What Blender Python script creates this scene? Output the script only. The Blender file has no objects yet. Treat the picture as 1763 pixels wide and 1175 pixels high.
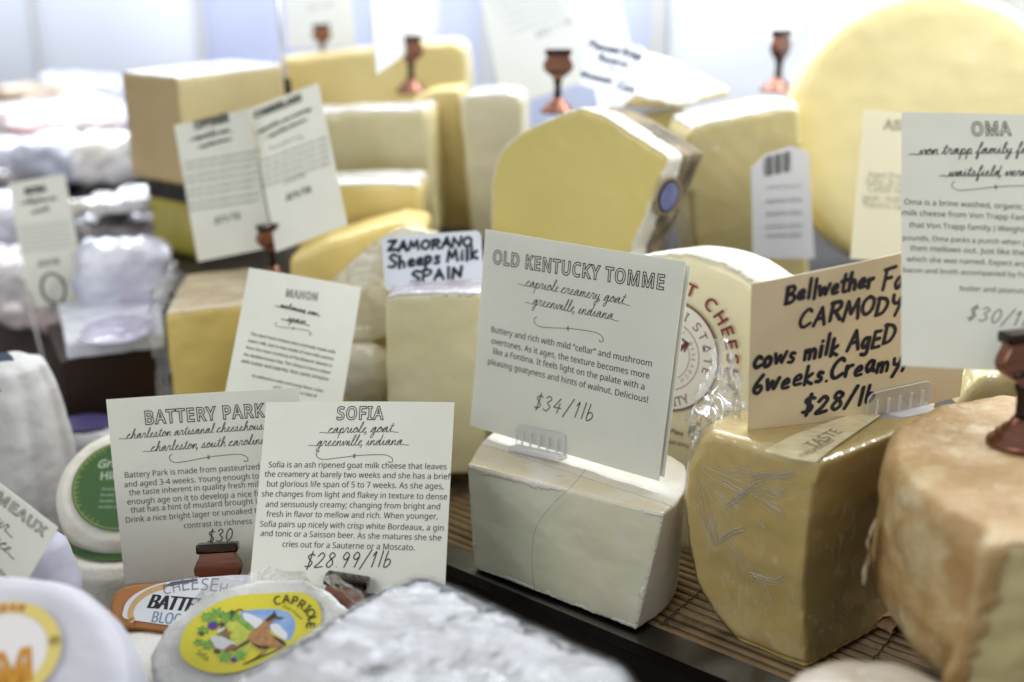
import bpy, bmesh, math, random
import numpy as np
from mathutils import Vector, Matrix, Quaternion, noise, Euler
random.seed(7)
sc = bpy.context.scene
COL = sc.collection
# ------------------------------------------------------------------ camera, world, lamps, exposure
F, CX, CY, H = 1960.0, 881.5, 587.5, .35            # photograph pixels, camera height in metres
PITCH = math.radians(19); CP, SP = math.cos(PITCH), math.sin(PITCH)
cd = bpy.data.cameras.new('camera'); cam = bpy.data.objects.new('camera', cd); COL.objects.link(cam)
cam.location = (0, 0, H); cam.rotation_euler = (math.pi/2-PITCH, 0, 0)
cd.sensor_width = 36; cd.lens = F/1763*36; cd.clip_start = .02; cd.clip_end = 60
cd.dof.use_dof = True; cd.dof.focus_distance = .620; cd.dof.aperture_fstop = 3.15; cd.dof.aperture_blades = 0
sc.camera = cam
w = bpy.data.worlds.new('World'); sc.world = w; w.use_nodes = True
w.node_tree.nodes['Background'].inputs[0].default_value = (.95, .97, .95, 1)
w.node_tree.nodes['Background'].inputs[1].default_value = .43
SA = math.radians(38); U = Vector((math.cos(SA), -math.sin(SA), 0)); V = Vector((math.sin(SA), math.cos(SA), 0)); ORG = Vector((.032, .551, 0))
def S(s, t, z): return ORG + U*s + V*t + Vector((0, 0, z))          # shelf coordinates: along, into the case, up
def area(name, loc, aim, sx, sy, power, color):
    l = bpy.data.lights.new(name, 'AREA'); l.shape = 'RECTANGLE'; l.size = sx; l.size_y = sy; l.energy = power; l.color = color
    o = bpy.data.objects.new(name, l); COL.objects.link(o); o.location = loc
    z = (Vector(loc)-Vector(aim)).normalized(); x = U - z*U.dot(z); x.normalize(); y = z.cross(x)
    o.rotation_euler = Matrix((x, y, z)).transposed().to_euler(); return o
area('case_lamp', S(-.55, .52, .64), S(-.55, .44, 0), 3.4, .09, 19, (.86, .92, 1))
area('case_lamp', S(-.15, .27, .74), S(-.15, .23, 0), 1.4, .05, 2.0, (1, .96, .88))
area('fill_light', (-1.1, -.55, 1.15), (0, .6, .05), 1.1, .8, 8.3, (.985, .99, .97))  # added soft fill from the left for faces turned to the camera
sc.view_settings.view_transform = 'Standard'; sc.view_settings.look = 'None'; sc.view_settings.exposure = .26; sc.view_settings.gamma = 1
sc.render.engine = 'CYCLES'; sc.cycles.use_denoising = True
sc.cycles.max_bounces = 10; sc.cycles.transparent_max_bounces = 16; sc.cycles.caustics_reflective = False; sc.cycles.caustics_refractive = False
sc.cycles.sample_clamp_indirect = 6
# ------------------------------------------------------------------ mapping helpers
def ray(px, py):
    x = (px-CX)/F; y = (CY-py)/F
    return Vector((x, CP+y*SP, -SP+y*CP))
EYE = Vector((0, 0, H))
def at(px, py, d): return EYE + ray(px, py)*d
def onz(px, py, z):
    r = ray(px, py); return EYE + r*((z-H)/r.z)
def onplane(px, py, P, n):
    r = ray(px, py); return EYE + r*((P-EYE).dot(n)/r.dot(n))
# ------------------------------------------------------------------ materials
MATS = {}
def nodes(name):
    m = bpy.data.materials.new(name); m.use_nodes = True
    nt = m.node_tree; return m, nt, nt.nodes['Principled BSDF']
def mat(name, c1, c2=None, scale=60., rough=.5, sss=0, coat=0, cbump=0, cscale=60., bump=0, bscale=300., metal=0, spec=.5, contrast=(.35, .65), c3=None, s3=20., con3=(.55, .7), crough=.08, trans=0, stretch=None):
    if name in MATS: return MATS[name]
    m, nt, b = nodes(name); N, L = nt.nodes, nt.links
    b.inputs['Base Color'].default_value = (*c1, 1); b.inputs['Roughness'].default_value = rough
    b.inputs['Metallic'].default_value = metal; b.inputs['Specular IOR Level'].default_value = spec
    tc = N.new('ShaderNodeTexCoord'); vec = tc.outputs['Object']
    if stretch:
        mp = N.new('ShaderNodeMapping'); mp.inputs['Scale'].default_value = stretch; L.new(vec, mp.inputs[0]); vec = mp.outputs[0]
    def nz(sc_, det=4, ro=.55):
        t = N.new('ShaderNodeTexNoise'); t.inputs['Scale'].default_value = sc_; t.inputs['Detail'].default_value = det; t.inputs['Roughness'].default_value = ro
        L.new(vec, t.inputs['Vector']); return t.outputs[0]
    def ramp(v, lo, hi):
        r = N.new('ShaderNodeMapRange'); r.inputs[1].default_value = lo; r.inputs[2].default_value = hi; r.clamp = True; L.new(v, r.inputs[0]); return r.outputs[0]
    col = None
    if c2 is not None:
        mx = N.new('ShaderNodeMix'); mx.data_type = 'RGBA'; mx.inputs[6].default_value = (*c1, 1); mx.inputs[7].default_value = (*c2, 1)
        L.new(ramp(nz(scale), *contrast), mx.inputs[0]); col = mx.outputs[2]
        if c3 is not None:
            m3 = N.new('ShaderNodeMix'); m3.data_type = 'RGBA'; L.new(col, m3.inputs[6]); m3.inputs[7].default_value = (*c3, 1)
            L.new(ramp(nz(s3, 5, .65), *con3), m3.inputs[0]); col = m3.outputs[2]
        L.new(col, b.inputs['Base Color'])
    if sss:
        b.inputs['Subsurface Weight'].default_value = sss; b.inputs['Subsurface Radius'].default_value = (1, .75, .45); b.inputs['Subsurface Scale'].default_value = .006
    if bump:
        bp = N.new('ShaderNodeBump'); bp.inputs['Strength'].default_value = bump; bp.inputs['Distance'].default_value = .002
        L.new(nz(bscale, 5, .6), bp.inputs['Height']); L.new(bp.outputs[0], b.inputs['Normal'])
    if coat:
        b.inputs['Coat Weight'].default_value = coat; b.inputs['Coat Roughness'].default_value = crough
        if cbump:
            bp = N.new('ShaderNodeBump'); bp.inputs['Strength'].default_value = cbump; bp.inputs['Distance'].default_value = .004
            L.new(nz(cscale, 3, .5), bp.inputs['Height']); L.new(bp.outputs[0], b.inputs['Coat Normal'])
    if trans:
        t = N.new('ShaderNodeBsdfTranslucent'); t.inputs[0].default_value = (*c1, 1)
        if col: L.new(col, t.inputs[0])
        ms = N.new('ShaderNodeMixShader'); ms.inputs[0].default_value = trans
        L.new(b.outputs[0], ms.inputs[1]); L.new(t.outputs[0], ms.inputs[2]); L.new(ms.outputs[0], N['Material Output'].inputs[0])
    MATS[name] = m; return m
def film(name, white=.06, gloss=.2, bump=.8, bscale=90., rough=.08, tint=(1, 1, 1), dist=.004, stretch=None, ridged=False, streak=0):
    if name in MATS: return MATS[name]
    m, nt, b = nodes(name); N, L = nt.nodes, nt.links; N.remove(b)
    tc = N.new('ShaderNodeTexCoord'); t = N.new('ShaderNodeTexNoise'); t.inputs['Scale'].default_value = bscale; t.inputs['Detail'].default_value = 4; t.inputs['Distortion'].default_value = .3 if ridged else 1.2
    if ridged: t.noise_type = 'RIDGED_MULTIFRACTAL'; t.normalize = True
    L.new(tc.outputs['Object'], t.inputs[0])
    bp = N.new('ShaderNodeBump'); bp.inputs['Strength'].default_value = bump; bp.inputs['Distance'].default_value = dist; L.new(t.outputs[0], bp.inputs['Height'])
    if stretch:
        mp = N.new('ShaderNodeMapping'); mp.inputs['Scale'].default_value = stretch; mp.inputs['Rotation'].default_value = (.3, .5, .6); L.new(tc.outputs['Object'], mp.inputs[0]); L.new(mp.outputs[0], t.inputs[0])
    tr = N.new('ShaderNodeBsdfTransparent'); tr.inputs[0].default_value = (*tint, 1)
    gl = N.new('ShaderNodeBsdfGlossy'); gl.inputs['Roughness'].default_value = rough; L.new(bp.outputs[0], gl.inputs['Normal'])
    df = N.new('ShaderNodeBsdfDiffuse'); df.inputs[0].default_value = (.9, .92, .95, 1)
    fr = N.new('ShaderNodeLayerWeight'); fr.inputs[0].default_value = .3; L.new(bp.outputs[0], fr.inputs['Normal'])
    mr = N.new('ShaderNodeMapRange'); mr.inputs[3].default_value = gloss*.35; mr.inputs[4].default_value = min(1, gloss*3); L.new(fr.outputs['Fresnel'], mr.inputs[0])
    a = N.new('ShaderNodeMixShader'); L.new(mr.outputs[0], a.inputs[0]); L.new(tr.outputs[0], a.inputs[1]); L.new(gl.outputs[0], a.inputs[2])
    c = N.new('ShaderNodeMixShader'); c.inputs[0].default_value = white; L.new(a.outputs[0], c.inputs[1])
    if streak:                                                    # white haze streaks painted as highlights along the wrinkled film's stretch lines
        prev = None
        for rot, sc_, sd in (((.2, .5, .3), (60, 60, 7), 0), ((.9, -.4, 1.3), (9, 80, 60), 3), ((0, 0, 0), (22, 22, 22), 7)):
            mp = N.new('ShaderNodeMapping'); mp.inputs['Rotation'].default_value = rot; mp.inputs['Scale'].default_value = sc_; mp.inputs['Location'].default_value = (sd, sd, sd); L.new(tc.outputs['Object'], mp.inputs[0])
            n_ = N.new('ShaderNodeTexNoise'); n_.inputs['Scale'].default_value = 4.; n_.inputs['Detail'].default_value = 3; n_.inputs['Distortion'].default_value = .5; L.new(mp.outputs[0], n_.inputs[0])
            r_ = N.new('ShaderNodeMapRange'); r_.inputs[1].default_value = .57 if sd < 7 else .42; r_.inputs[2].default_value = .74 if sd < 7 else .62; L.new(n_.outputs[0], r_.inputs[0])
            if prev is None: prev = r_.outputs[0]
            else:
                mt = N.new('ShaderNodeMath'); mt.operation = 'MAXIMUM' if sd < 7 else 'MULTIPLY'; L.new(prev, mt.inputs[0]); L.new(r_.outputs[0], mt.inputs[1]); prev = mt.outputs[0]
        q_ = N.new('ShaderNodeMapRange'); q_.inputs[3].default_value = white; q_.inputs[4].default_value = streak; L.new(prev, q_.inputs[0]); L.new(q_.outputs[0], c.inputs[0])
    L.new(df.outputs[0], c.inputs[2])
    L.new(c.outputs[0], N['Material Output'].inputs[0]); MATS[name] = m; return m

CARD = mat('card_paper', (.83, .835, .755), (.80, .80, .72), 40, rough=.42, trans=.14, bump=.03, bscale=900, c3=(.78, .72, .55), s3=11, con3=(.60, .78), coat=.15, crough=.25)
BCARD = mat('white_card_paper', (.88, .89, .88), rough=.4, trans=.5)
KRAFT = mat('tan_card_paper', (.81, .69, .475), (.78, .66, .45), 50, rough=.5, trans=.08, bump=.04, bscale=900)
YCARD = mat('cream_card_paper', (.90, .86, .68), rough=.4, trans=.3)
TAGW = mat('white_plastic', (.72, .76, .86), rough=.25)
INK = mat('black_ink', (.012, .012, .014), rough=.6)
INKS = mat('grey_ink', (.05, .052, .055), rough=.6)
NAVY = mat('marker_ink', (.012, .013, .03), rough=.45)
RED = mat('dark_red_print', (.22, .025, .03), rough=.5)
COPPER = mat('brushed_copper', (.30, .145, .10), (.20, .095, .07), 30, rough=.3, metal=1, stretch=(1, 1, 60))
COPD = mat('dark_bronze', (.05, .035, .03), rough=.22, metal=1)
CLEAR = film('clear_acrylic', .10, .07, .0, 10, .03)
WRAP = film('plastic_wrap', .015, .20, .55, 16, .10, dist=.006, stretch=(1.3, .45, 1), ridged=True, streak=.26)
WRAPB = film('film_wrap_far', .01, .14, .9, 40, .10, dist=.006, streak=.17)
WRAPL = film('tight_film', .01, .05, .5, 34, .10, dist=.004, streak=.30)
WRAPC = film('crumpled_plastic_wrap', .13, .17, .8, 160, .12)
# ------------------------------------------------------------------ object helpers
def tag(o, label=None, cat=None, group=None, kind=None):
    if label: o['label'] = label
    if cat: o['category'] = cat
    if group: o['group'] = group
    if kind: o['kind'] = kind
    return o
def thing(name, label, cat, loc=(0, 0, 0), group=None, mtx=None):
    o = bpy.data.objects.new(name, None); COL.objects.link(o); o.empty_display_size = .01
    o.matrix_world = mtx if mtx is not None else Matrix.Translation(Vector(loc))
    return tag(o, label, cat, group)
def link(name, me, m, parent=None, local=True, smooth=True):
    """me in the parent's local coordinates when local, otherwise in world coordinates"""
    o = bpy.data.objects.new(name, me); COL.objects.link(o)
    me.materials.clear(); me.materials.append(m)
    if parent is not None:
        o.parent = parent
        if not local:
            p = parent; M = Matrix.Identity(4)
            while p is not None: M = p.matrix_basis @ M; p = p.parent
            me.transform(M.inverted())
    if smooth: me.polygons.foreach_set('use_smooth', [True]*len(me.polygons))
    me.update(); return o
def bm_mesh(bm, name='m'):
    bmesh.ops.recalc_face_normals(bm, faces=bm.faces[:])
    me = bpy.data.meshes.new(name); bm.to_mesh(me); bm.free(); return me
def flat(o):
    o.data.polygons.foreach_set('use_smooth', [False]*len(o.data.polygons)); return o
def loft(rings, cap=True):
    bm = bmesh.new(); R = []
    for r in rings: R.append([bm.verts.new(p) for p in r])
    n = len(R[0])
    for a, b in zip(R, R[1:]):
        for i in range(n): bm.faces.new((a[i], a[(i+1) % n], b[(i+1) % n], b[i]))
    if cap: bm.faces.new(R[0][::-1]); bm.faces.new(R[-1])
    bmesh.ops.recalc_face_normals(bm, faces=bm.faces[:]); return bm
def lathe(prof, n=48):
    bm = bmesh.new(); R = []
    for r, z in prof:
        R.append([bm.verts.new((r*math.cos(2*math.pi*i/n), r*math.sin(2*math.pi*i/n), z)) for i in range(n)])
    for a, b in zip(R, R[1:]):
        for i in range(n): bm.faces.new((a[i], a[(i+1) % n], b[(i+1) % n], b[i]))
    bm.faces.new(R[0][::-1]); bm.faces.new(R[-1]); return bm
def boxbm(sx, sy, sz, c=(0, 0, 0), bevel=0):
    bm = bmesh.new(); bmesh.ops.create_cube(bm, size=1)
    for v in bm.verts: v.co = Vector((v.co.x*sx, v.co.y*sy, v.co.z*sz)) + Vector(c)
    if bevel: bmesh.ops.bevel(bm, geom=bm.edges[:], offset=bevel, segments=3, affect='EDGES', profile=.6)
    return bm
def add(bm, other):
    me = bpy.data.meshes.new('t'); other.to_mesh(me); other.free(); bm.from_mesh(me); bpy.data.meshes.remove(me); return bm
def tube(pts, r, n=8, closed=False):
    bm = bmesh.new(); R = []; pts = [Vector(p) for p in pts]
    for i, p in enumerate(pts):
        d = (pts[min(i+1, len(pts)-1)] - pts[max(i-1, 0)]).normalized()
        a = d.cross(Vector((.13, .31, .94))).normalized(); b = d.cross(a)
        R.append([bm.verts.new(p + (a*math.cos(2*math.pi*k/n) + b*math.sin(2*math.pi*k/n))*r) for k in range(n)])
    for a, b in zip(R, R[1:]):
        for i in range(n): bm.faces.new((a[i], a[(i+1) % n], b[(i+1) % n], b[i]))
    bm.faces.new(R[0][::-1]); bm.faces.new(R[-1]); return bm
def remesh(bm, voxel, smooth=3):
    me = bpy.data.meshes.new('tmp'); bmesh.ops.triangulate(bm, faces=bm.faces[:]); bm.to_mesh(me); bm.free()
    o = bpy.data.objects.new('tmp', me); COL.objects.link(o)
    md = o.modifiers.new('r', 'REMESH'); md.mode = 'VOXEL'; md.voxel_size = voxel
    if smooth:
        ms = o.modifiers.new('s', 'SMOOTH'); ms.factor = .5; ms.iterations = smooth
    dg = bpy.context.evaluated_depsgraph_get(); dg.update()
    out = bpy.data.meshes.new_from_object(o.evaluated_get(dg), depsgraph=dg)
    bpy.data.objects.remove(o); bpy.data.meshes.remove(me); return out
def fbm(p, f, o=3):
    v = 0; a = 1
    for i in range(o): v += a*noise.noise(p*f); f *= 2.1; a *= .5
    return v
def displace(me, amp, freq, seed=0, octv=3):
    off = Vector((seed*3.1, seed*1.7, -seed*2.3)); ns = [v.normal.copy() for v in me.vertices]
    for v, n in zip(me.vertices, ns): v.co += n*(amp*fbm(v.co+off, freq, octv))
    me.update()
def subset(me, pred, off=.0005, skirt=.0015, keep=.5, tagname=''):
    """the faces pred(centre, normal) picks, lifted off the body and given an edge: a rind or a skin with thickness"""
    bm = bmesh.new(); bm.from_mesh(me); bm.normal_update()
    kill = [f for f in bm.faces if not pred(f.calc_center_median(), f.normal)]
    bmesh.ops.delete(bm, geom=kill, context='FACES')
    seen = set(); isl = []
    for f in bm.faces:
        if f in seen: continue
        st = [f]; seen.add(f); comp = []
        while st:
            g = st.pop(); comp.append(g)
            for e in g.edges:
                for h in e.link_faces:
                    if h not in seen: seen.add(h); st.append(h)
        isl.append(comp)
    if len(isl) > 1:
        mx = max(map(len, isl)); bmesh.ops.delete(bm, geom=[f for c in isl if len(c) < (.02 if 'ash' in tagname or 'wax' in tagname else keep)*mx for f in c], context='FACES')
    bm.normal_update()
    ns = {v: v.normal.copy() for v in bm.verts}
    be = [e for e in bm.edges if e.is_boundary]
    for v in bm.verts: v.co += ns[v]*off
    if be:
        r = bmesh.ops.extrude_edge_only(bm, edges=be)
        nv = [g for g in r['geom'] if isinstance(g, bmesh.types.BMVert)]
        for v in nv:
            src = [e.other_vert(v) for e in v.link_edges if e.other_vert(v) in ns]
            if src: v.co -= ns[src[0]]*skirt
    out = bpy.data.meshes.new('skin'); bm.to_mesh(out); bm.free()
    if not len(out.polygons): raise ValueError('empty skin')
    return out
def lump(name, label, cat, bm, material, voxel=.0025, smooth=3, amp=.0006, freq=60, skins=(), group=None, part='paste', seed=1, octv=3):
    """a cheese: world-space solid bm -> organic body with parts"""
    me = remesh(bm, voxel, smooth)
    co = np.empty(len(me.vertices)*3); me.vertices.foreach_get('co', co); co = co.reshape(-1, 3)
    c = co.mean(0); base = (c[0], c[1], co[:, 2].min())
    if amp: displace(me, amp, freq, seed, octv)
    t = thing(name, label, cat, base, group)
    sk = [(n, subset(me, pr, of, tagname=n), mt) for n, mt, pr, of in skins]
    link(part, me, material, t, local=False)
    for n, s, mt in sk: link(n, s, mt, t, local=False)
    return t
def extr(pts, P, n, thick, taper=1.0):
    """outline seen at pts, on the plane (P, n), made solid away from n"""
    a = [onplane(x, y, P, n) for x, y in pts]; c = sum(a, Vector())/len(a)
    b = [c + (p-c)*taper - n*thick for p in a]
    return loft([b, a])
def vn(yaw): return Vector((math.sin(yaw), -math.cos(yaw), 0))      # a vertical face's outward normal; yaw < 0 looks left
def tn(yaw, el):                                                    # tilted up by el
    v = vn(yaw)*math.cos(el); v.z = math.sin(el); return v
def decal(name, pts, P, n, m, parent, lift=.0002, thick=0):
    bm = bmesh.new(); f = bm.faces.new([bm.verts.new(onplane(x, y, P, n) + n*lift) for x, y in pts])
    bmesh.ops.triangulate(bm, faces=bm.faces[:])
    if thick:
        r = bmesh.ops.extrude_face_region(bm, geom=bm.faces[:])
        for v in [g for g in r['geom'] if isinstance(g, bmesh.types.BMVert)]: v.co -= n*thick
    return flat(link(name, bm_mesh(bm), m, parent, local=False))
def smoothpts(pts, k=6, closed=True):
    out = []; n = len(pts)
    rng = range(n) if closed else range(n-1)
    for i in rng:
        g = (lambda j: pts[j % n]) if closed else (lambda j: pts[max(0, min(n-1, j))])
        p0, p1, p2, p3 = g(i-1), g(i), g(i+1), g(i+2)
        for s in range(k):
            t = s/k
            out.append(tuple(.5*((2*b)+(-a+c)*t+(2*a-5*b+4*c-d)*t*t+(-a+3*b-3*c+d)*t**3) for a, b, c, d in zip(p0, p1, p2, p3)))
    if not closed: out.append(tuple(pts[-1]))
    return out
# ------------------------------------------------------------------ lettering
def load_font():
    try: return bpy.data.fonts.load(bpy.utils.system_resource('DATAFILES') + '/fonts/NotoSansHebrew-Regular.woff2')
    except Exception: return None
SANS = load_font()
def glyphs(s, outline=0, offset=0, shear=0, spacing=1.0, font=True):
    c = bpy.data.curves.new('t', 'FONT'); c.body = s; c.resolution_u = 4
    if SANS and font: c.font = SANS
    c.offset = offset; c.shear = shear; c.space_character = spacing
    if outline: c.fill_mode = 'NONE'; c.bevel_depth = outline; c.bevel_resolution = 0
    o = bpy.data.objects.new('t', c); COL.objects.link(o); bpy.context.view_layer.update()
    dg = bpy.context.evaluated_depsgraph_get(); me = bpy.data.meshes.new_from_object(o.evaluated_get(dg), depsgraph=dg)
    bpy.data.objects.remove(o); bpy.data.curves.remove(c)
    co = np.empty(len(me.vertices)*3); me.vertices.foreach_get('co', co); co = co.reshape(-1, 3)
    fs = [tuple(p.vertices) for p in me.polygons]; bpy.data.meshes.remove(me)
    co[:, 2] *= .05; x0 = co[:, 0].min(); co[:, 0] -= x0
    return co, fs
CAPH = float(glyphs('H')[0][:, 1].max())
class Ink:                                                          # collects flat lettering in local x, y, z of a plane
    def __init__(s): s.v = []; s.f = []
    def put(s, co, fs):
        b = len(s.v); s.v += [tuple(p) for p in co]; s.f += [tuple(i+b for i in f) for f in fs]
    def line(s, txt, a, b, k=1.0, z=.0002, bold=0, **kw):
        if bold:
            for j in range(4): d_ = (Vector(b[:2])-Vector(a[:2])).normalized()*bold*j; s.line(txt, Vector(a[:2])+d_, Vector(b[:2])+d_, k, z+.00001*j, **kw)
            return
        co, fs = glyphs(txt, **kw); a = Vector(a[:2]); b = Vector(b[:2]); L = (b-a).length; ex = (b-a)/L; ey = Vector((-ex.y, ex.x))
        q = L/co[:, 0].max()
        s.put([(a.x+ex.x*x*q+ey.x*y*q*k, a.y+ex.y*x*q+ey.y*y*q*k, z+zz*q) for x, y, zz in co], fs)
    def arc(s, txt, c, r, a0, a1, h, inward=False, z=.0002, kx=1.0, **kw):
        """letters along an arc from angle a0 to a1 (degrees), h = cap height"""
        ws = []; G = []
        for ch in txt:
            if ch == ' ': G.append(None); ws.append(.30); continue
            co, fs = glyphs(ch, **kw); G.append((co, fs)); ws.append(co[:, 0].max()+.1)
        tot = sum(ws); q = h/CAPH; x = 0
        for g, wd in zip(G, ws):
            t = a0 + (a1-a0)*((x+wd/2)/tot); x += wd
            if g is None: continue
            t = math.radians(t); er = Vector((math.cos(t), math.sin(t))); up = -er if inward else er; ex = Vector((up.y, -up.x))
            p = Vector(c) + er*r
            s.put([(p.x+ex.x*(X-wd/2)*q*kx+up.x*Y*q, p.y+ex.y*(X-wd/2)*q*kx+up.y*Y*q, z+Z*q) for X, Y, Z in g[0]], g[1])
    def ribbon(s, pts, wd, z=.0002):
        P = [Vector(p[:2]) for p in pts]; Q = [P[0]]
        for p in P[1:]:
            if (p-Q[-1]).length > wd*.08: Q.append(p)
        P = Q
        for i in range(1, len(P)-1):
            if (P[i]-P[i-1]).angle(P[i+1]-P[i]) > .9:
                s.ribbon(P[:i+1], wd, z); s.ribbon(P[i:], wd, z); return
        def disc(c):
            b = len(s.v); n = 8
            s.v += [(c.x+wd/2*math.cos(2*math.pi*i/n), c.y+wd/2*math.sin(2*math.pi*i/n), z) for i in range(n)]; s.f.append(tuple(range(b, b+n)))
        disc(P[0])
        if len(P) < 2: return
        disc(P[-1]); b = len(s.v)
        for i, p in enumerate(P):
            d = (P[min(i+1, len(P)-1)]-P[max(i-1, 0)])
            if d.length < 1e-9: d = Vector((1, 0))
            d.normalize(); n = Vector((-d.y, d.x))*wd/2
            s.v += [(p.x+n.x, p.y+n.y, z), (p.x-n.x, p.y-n.y, z)]
        for i in range(len(P)-1): s.f.append((b+2*i, b+2*i+1, b+2*i+3, b+2*i+2))
    def strokes(s, strokes, a, b, wd, k=1.0, z=.0002, jit=0):
        xs = [p[0] for st in strokes for p in st]; x0, x1 = min(xs), max(xs)
        a = Vector(a[:2]); b = Vector(b[:2]); L = (b-a).length; ex = (b-a)/L; ey = Vector((-ex.y, ex.x)); q = L/(x1-x0)
        for st in strokes:
            s.ribbon([a + ex*(x-x0)*q + ey*y*q*k for x, y in st], wd*(1+random.uniform(-jit, jit)), z)
    def poly(s, pts, z=.0002):
        b = len(s.v); s.v += [(p[0], p[1], z) for p in pts]
        from mathutils.geometry import tessellate_polygon
        for t in tessellate_polygon([[Vector((p[0], p[1], 0)) for p in pts]]): s.f.append(tuple(b+i for i in t))
    def obj(s, name, m, parent, mtx=None):
        me = bpy.data.meshes.new(name); me.from_pydata(s.v, [], s.f)
        if mtx is not None: me.transform(mtx)
        return link(name, me, m, parent, local=True, smooth=False)
# joined script, x-height 1
CUR = {
 'a': (1.25, [(0,.05),(.3,.5),(.85,.95),(.5,1.02),(.2,.6),(.25,.08),(.55,.12),(.88,.95),(.85,.3),(1,0),(1.25,.1)]),
 'b': (1.1, [(0,.05),(.4,.9),(.6,1.9),(.45,2.15),(.3,1.6),(.28,.2),(.5,0),(.8,.4),(.7,.85),(.8,.75),(1.1,.6)]),
 'c': (1., [(0,.05),(.3,.6),(.75,.95),(.5,1.03),(.2,.6),(.3,.08),(.65,.05),(1,.2)]),
 'd': (1.25, [(0,.05),(.3,.5),(.85,.95),(.5,1.02),(.2,.6),(.25,.08),(.55,.12),(.9,1),(1,2.1),(.92,1.2),(.88,.3),(1,0),(1.25,.1)]),
 'e': (.95, [(0,.05),(.35,.4),(.65,.8),(.5,1.02),(.25,.7),(.25,.2),(.5,0),(.95,.15)]),
 'f': (.85, [(0,.05),(.4,.8),(.75,1.9),(.6,2.2),(.45,1.7),(.4,.2),(.35,-.8),(.5,-1),(.6,-.5),(.5,0),(.85,.15)]),
 'g': (1.2, [(0,.05),(.3,.5),(.85,.95),(.5,1.02),(.2,.6),(.25,.1),(.55,.12),(.88,.95),(.85,0),(.75,-.9),(.45,-1),(.4,-.6),(.8,-.1),(1.2,.15)]),
 'h': (1.25, [(0,.05),(.4,.9),(.65,1.9),(.5,2.15),(.35,1.6),(.3,0),(.4,.5),(.75,1),(.9,.75),(.88,.2),(1,0),(1.25,.1)]),
 'i': (.7, [(0,.05),(.35,.95),(.35,.3),(.45,0),(.7,.1)], [(.36,1.45)]),
 'k': (1.1, [(0,.05),(.4,.9),(.65,1.9),(.5,2.15),(.35,1.6),(.3,0),(.4,.5),(.8,1),(.75,.65),(.45,.5),(.8,.1),(1.1,.1)]),
 'l': (.75, [(0,.05),(.4,.9),(.6,1.9),(.45,2.15),(.3,1.6),(.3,.3),(.45,0),(.75,.1)]),
 'm': (1.45, [(0,.05),(.25,.95),(.27,0),(.35,.6),(.6,1),(.7,.7),(.68,0),(.78,.6),(1.02,1),(1.12,.7),(1.1,.2),(1.25,0),(1.45,.1)]),
 'n': (1.12, [(0,.05),(.25,.95),(.27,0),(.35,.6),(.65,1),(.78,.7),(.76,.2),(.9,0),(1.12,.1)]),
 'o': (1.1, [(0,.05),(.3,.6),(.7,.98),(.45,1.02),(.18,.55),(.35,.02),(.75,.2),(.8,.75),(.6,1),(.8,.8),(1.1,.7)]),
 'p': (1.1, [(0,.05),(.3,.95),(.28,-.5),(.25,-1),(.3,.3),(.55,1),(.85,.7),(.75,.1),(.45,.05),(.7,0),(1.1,.1)]),
 'q': (1.2, [(0,.05),(.3,.5),(.85,.95),(.5,1.02),(.2,.6),(.25,.1),(.55,.12),(.88,.95),(.85,0),(.85,-.9),(1.0,-.95),(1.0,-.4),(1.2,.15)]),
 'r': (.95, [(0,.05),(.3,1.05),(.4,.9),(.7,.95),(.62,.4),(.7,.05),(.95,.1)]),
 's': (.95, [(0,.05),(.45,1.05),(.55,.7),(.65,.25),(.4,0),(.2,.15),(.5,.05),(.95,.1)]),
 't': (.8, [(0,.05),(.4,1),(.5,1.8),(.42,.9),(.4,.3),(.5,0),(.8,.1)], [(.1,1.25),(.8,1.3)]),
 'u': (1.2, [(0,.05),(.25,.95),(.25,.3),(.45,0),(.75,.5),(.82,.95),(.8,.3),(.95,0),(1.2,.1)]),
 'v': (1.1, [(0,.05),(.25,.9),(.35,.4),(.45,0),(.7,.5),(.8,1),(.85,.85),(1.1,.8)]),
 'w': (1.4, [(0,.05),(.2,.9),(.25,.3),(.4,0),(.62,.5),(.65,.9),(.7,.2),(.85,0),(1.1,.6),(1.12,1),(1.2,.85),(1.4,.8)]),
 'z': (.9, [(0,.05),(.2,.95),(.65,.95),(.2,.05),(.9,.1)]),
 'y': (1.15, [(0,.05),(.25,.95),(.28,.4),(.45,.05),(.75,.4),(.85,.95),(.82,0),(.7,-.9),(.4,-1),(.4,-.55),(.8,-.1),(1.15,.15)]),
}
def script(txt, lead=1.6, trail=1.2):
    out = []; x = 0; words = txt.split(' ')
    for wi, wd in enumerate(words):
        path = []
        if wi == 0 and lead: path += [(x-lead, .12), (x-lead*.6, .16), (x-lead*.25, .06)]
        for ch in wd:
            if ch == ',':
                out.append([(x+.05, .1), (x+.05, -.2), (x-.15, -.45)]); x += .3; continue
            g = CUR[ch]; path += [(x+px, py) for px, py in g[1]]
            for ex in g[2:]: out.append([(x+px, py) for px, py in ex])
            x += g[0]
        if wi == len(words)-1 and trail: path += [(x+trail*.4, -.02), (x+trail, -.06)]
        out.append(path); x += .55
    res = []
    for st in out:
        st = [(px+.32*py, py) for px, py in st]
        res.append(smoothpts(st, 5, closed=False) if len(st) > 2 else st)
    return res
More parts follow.
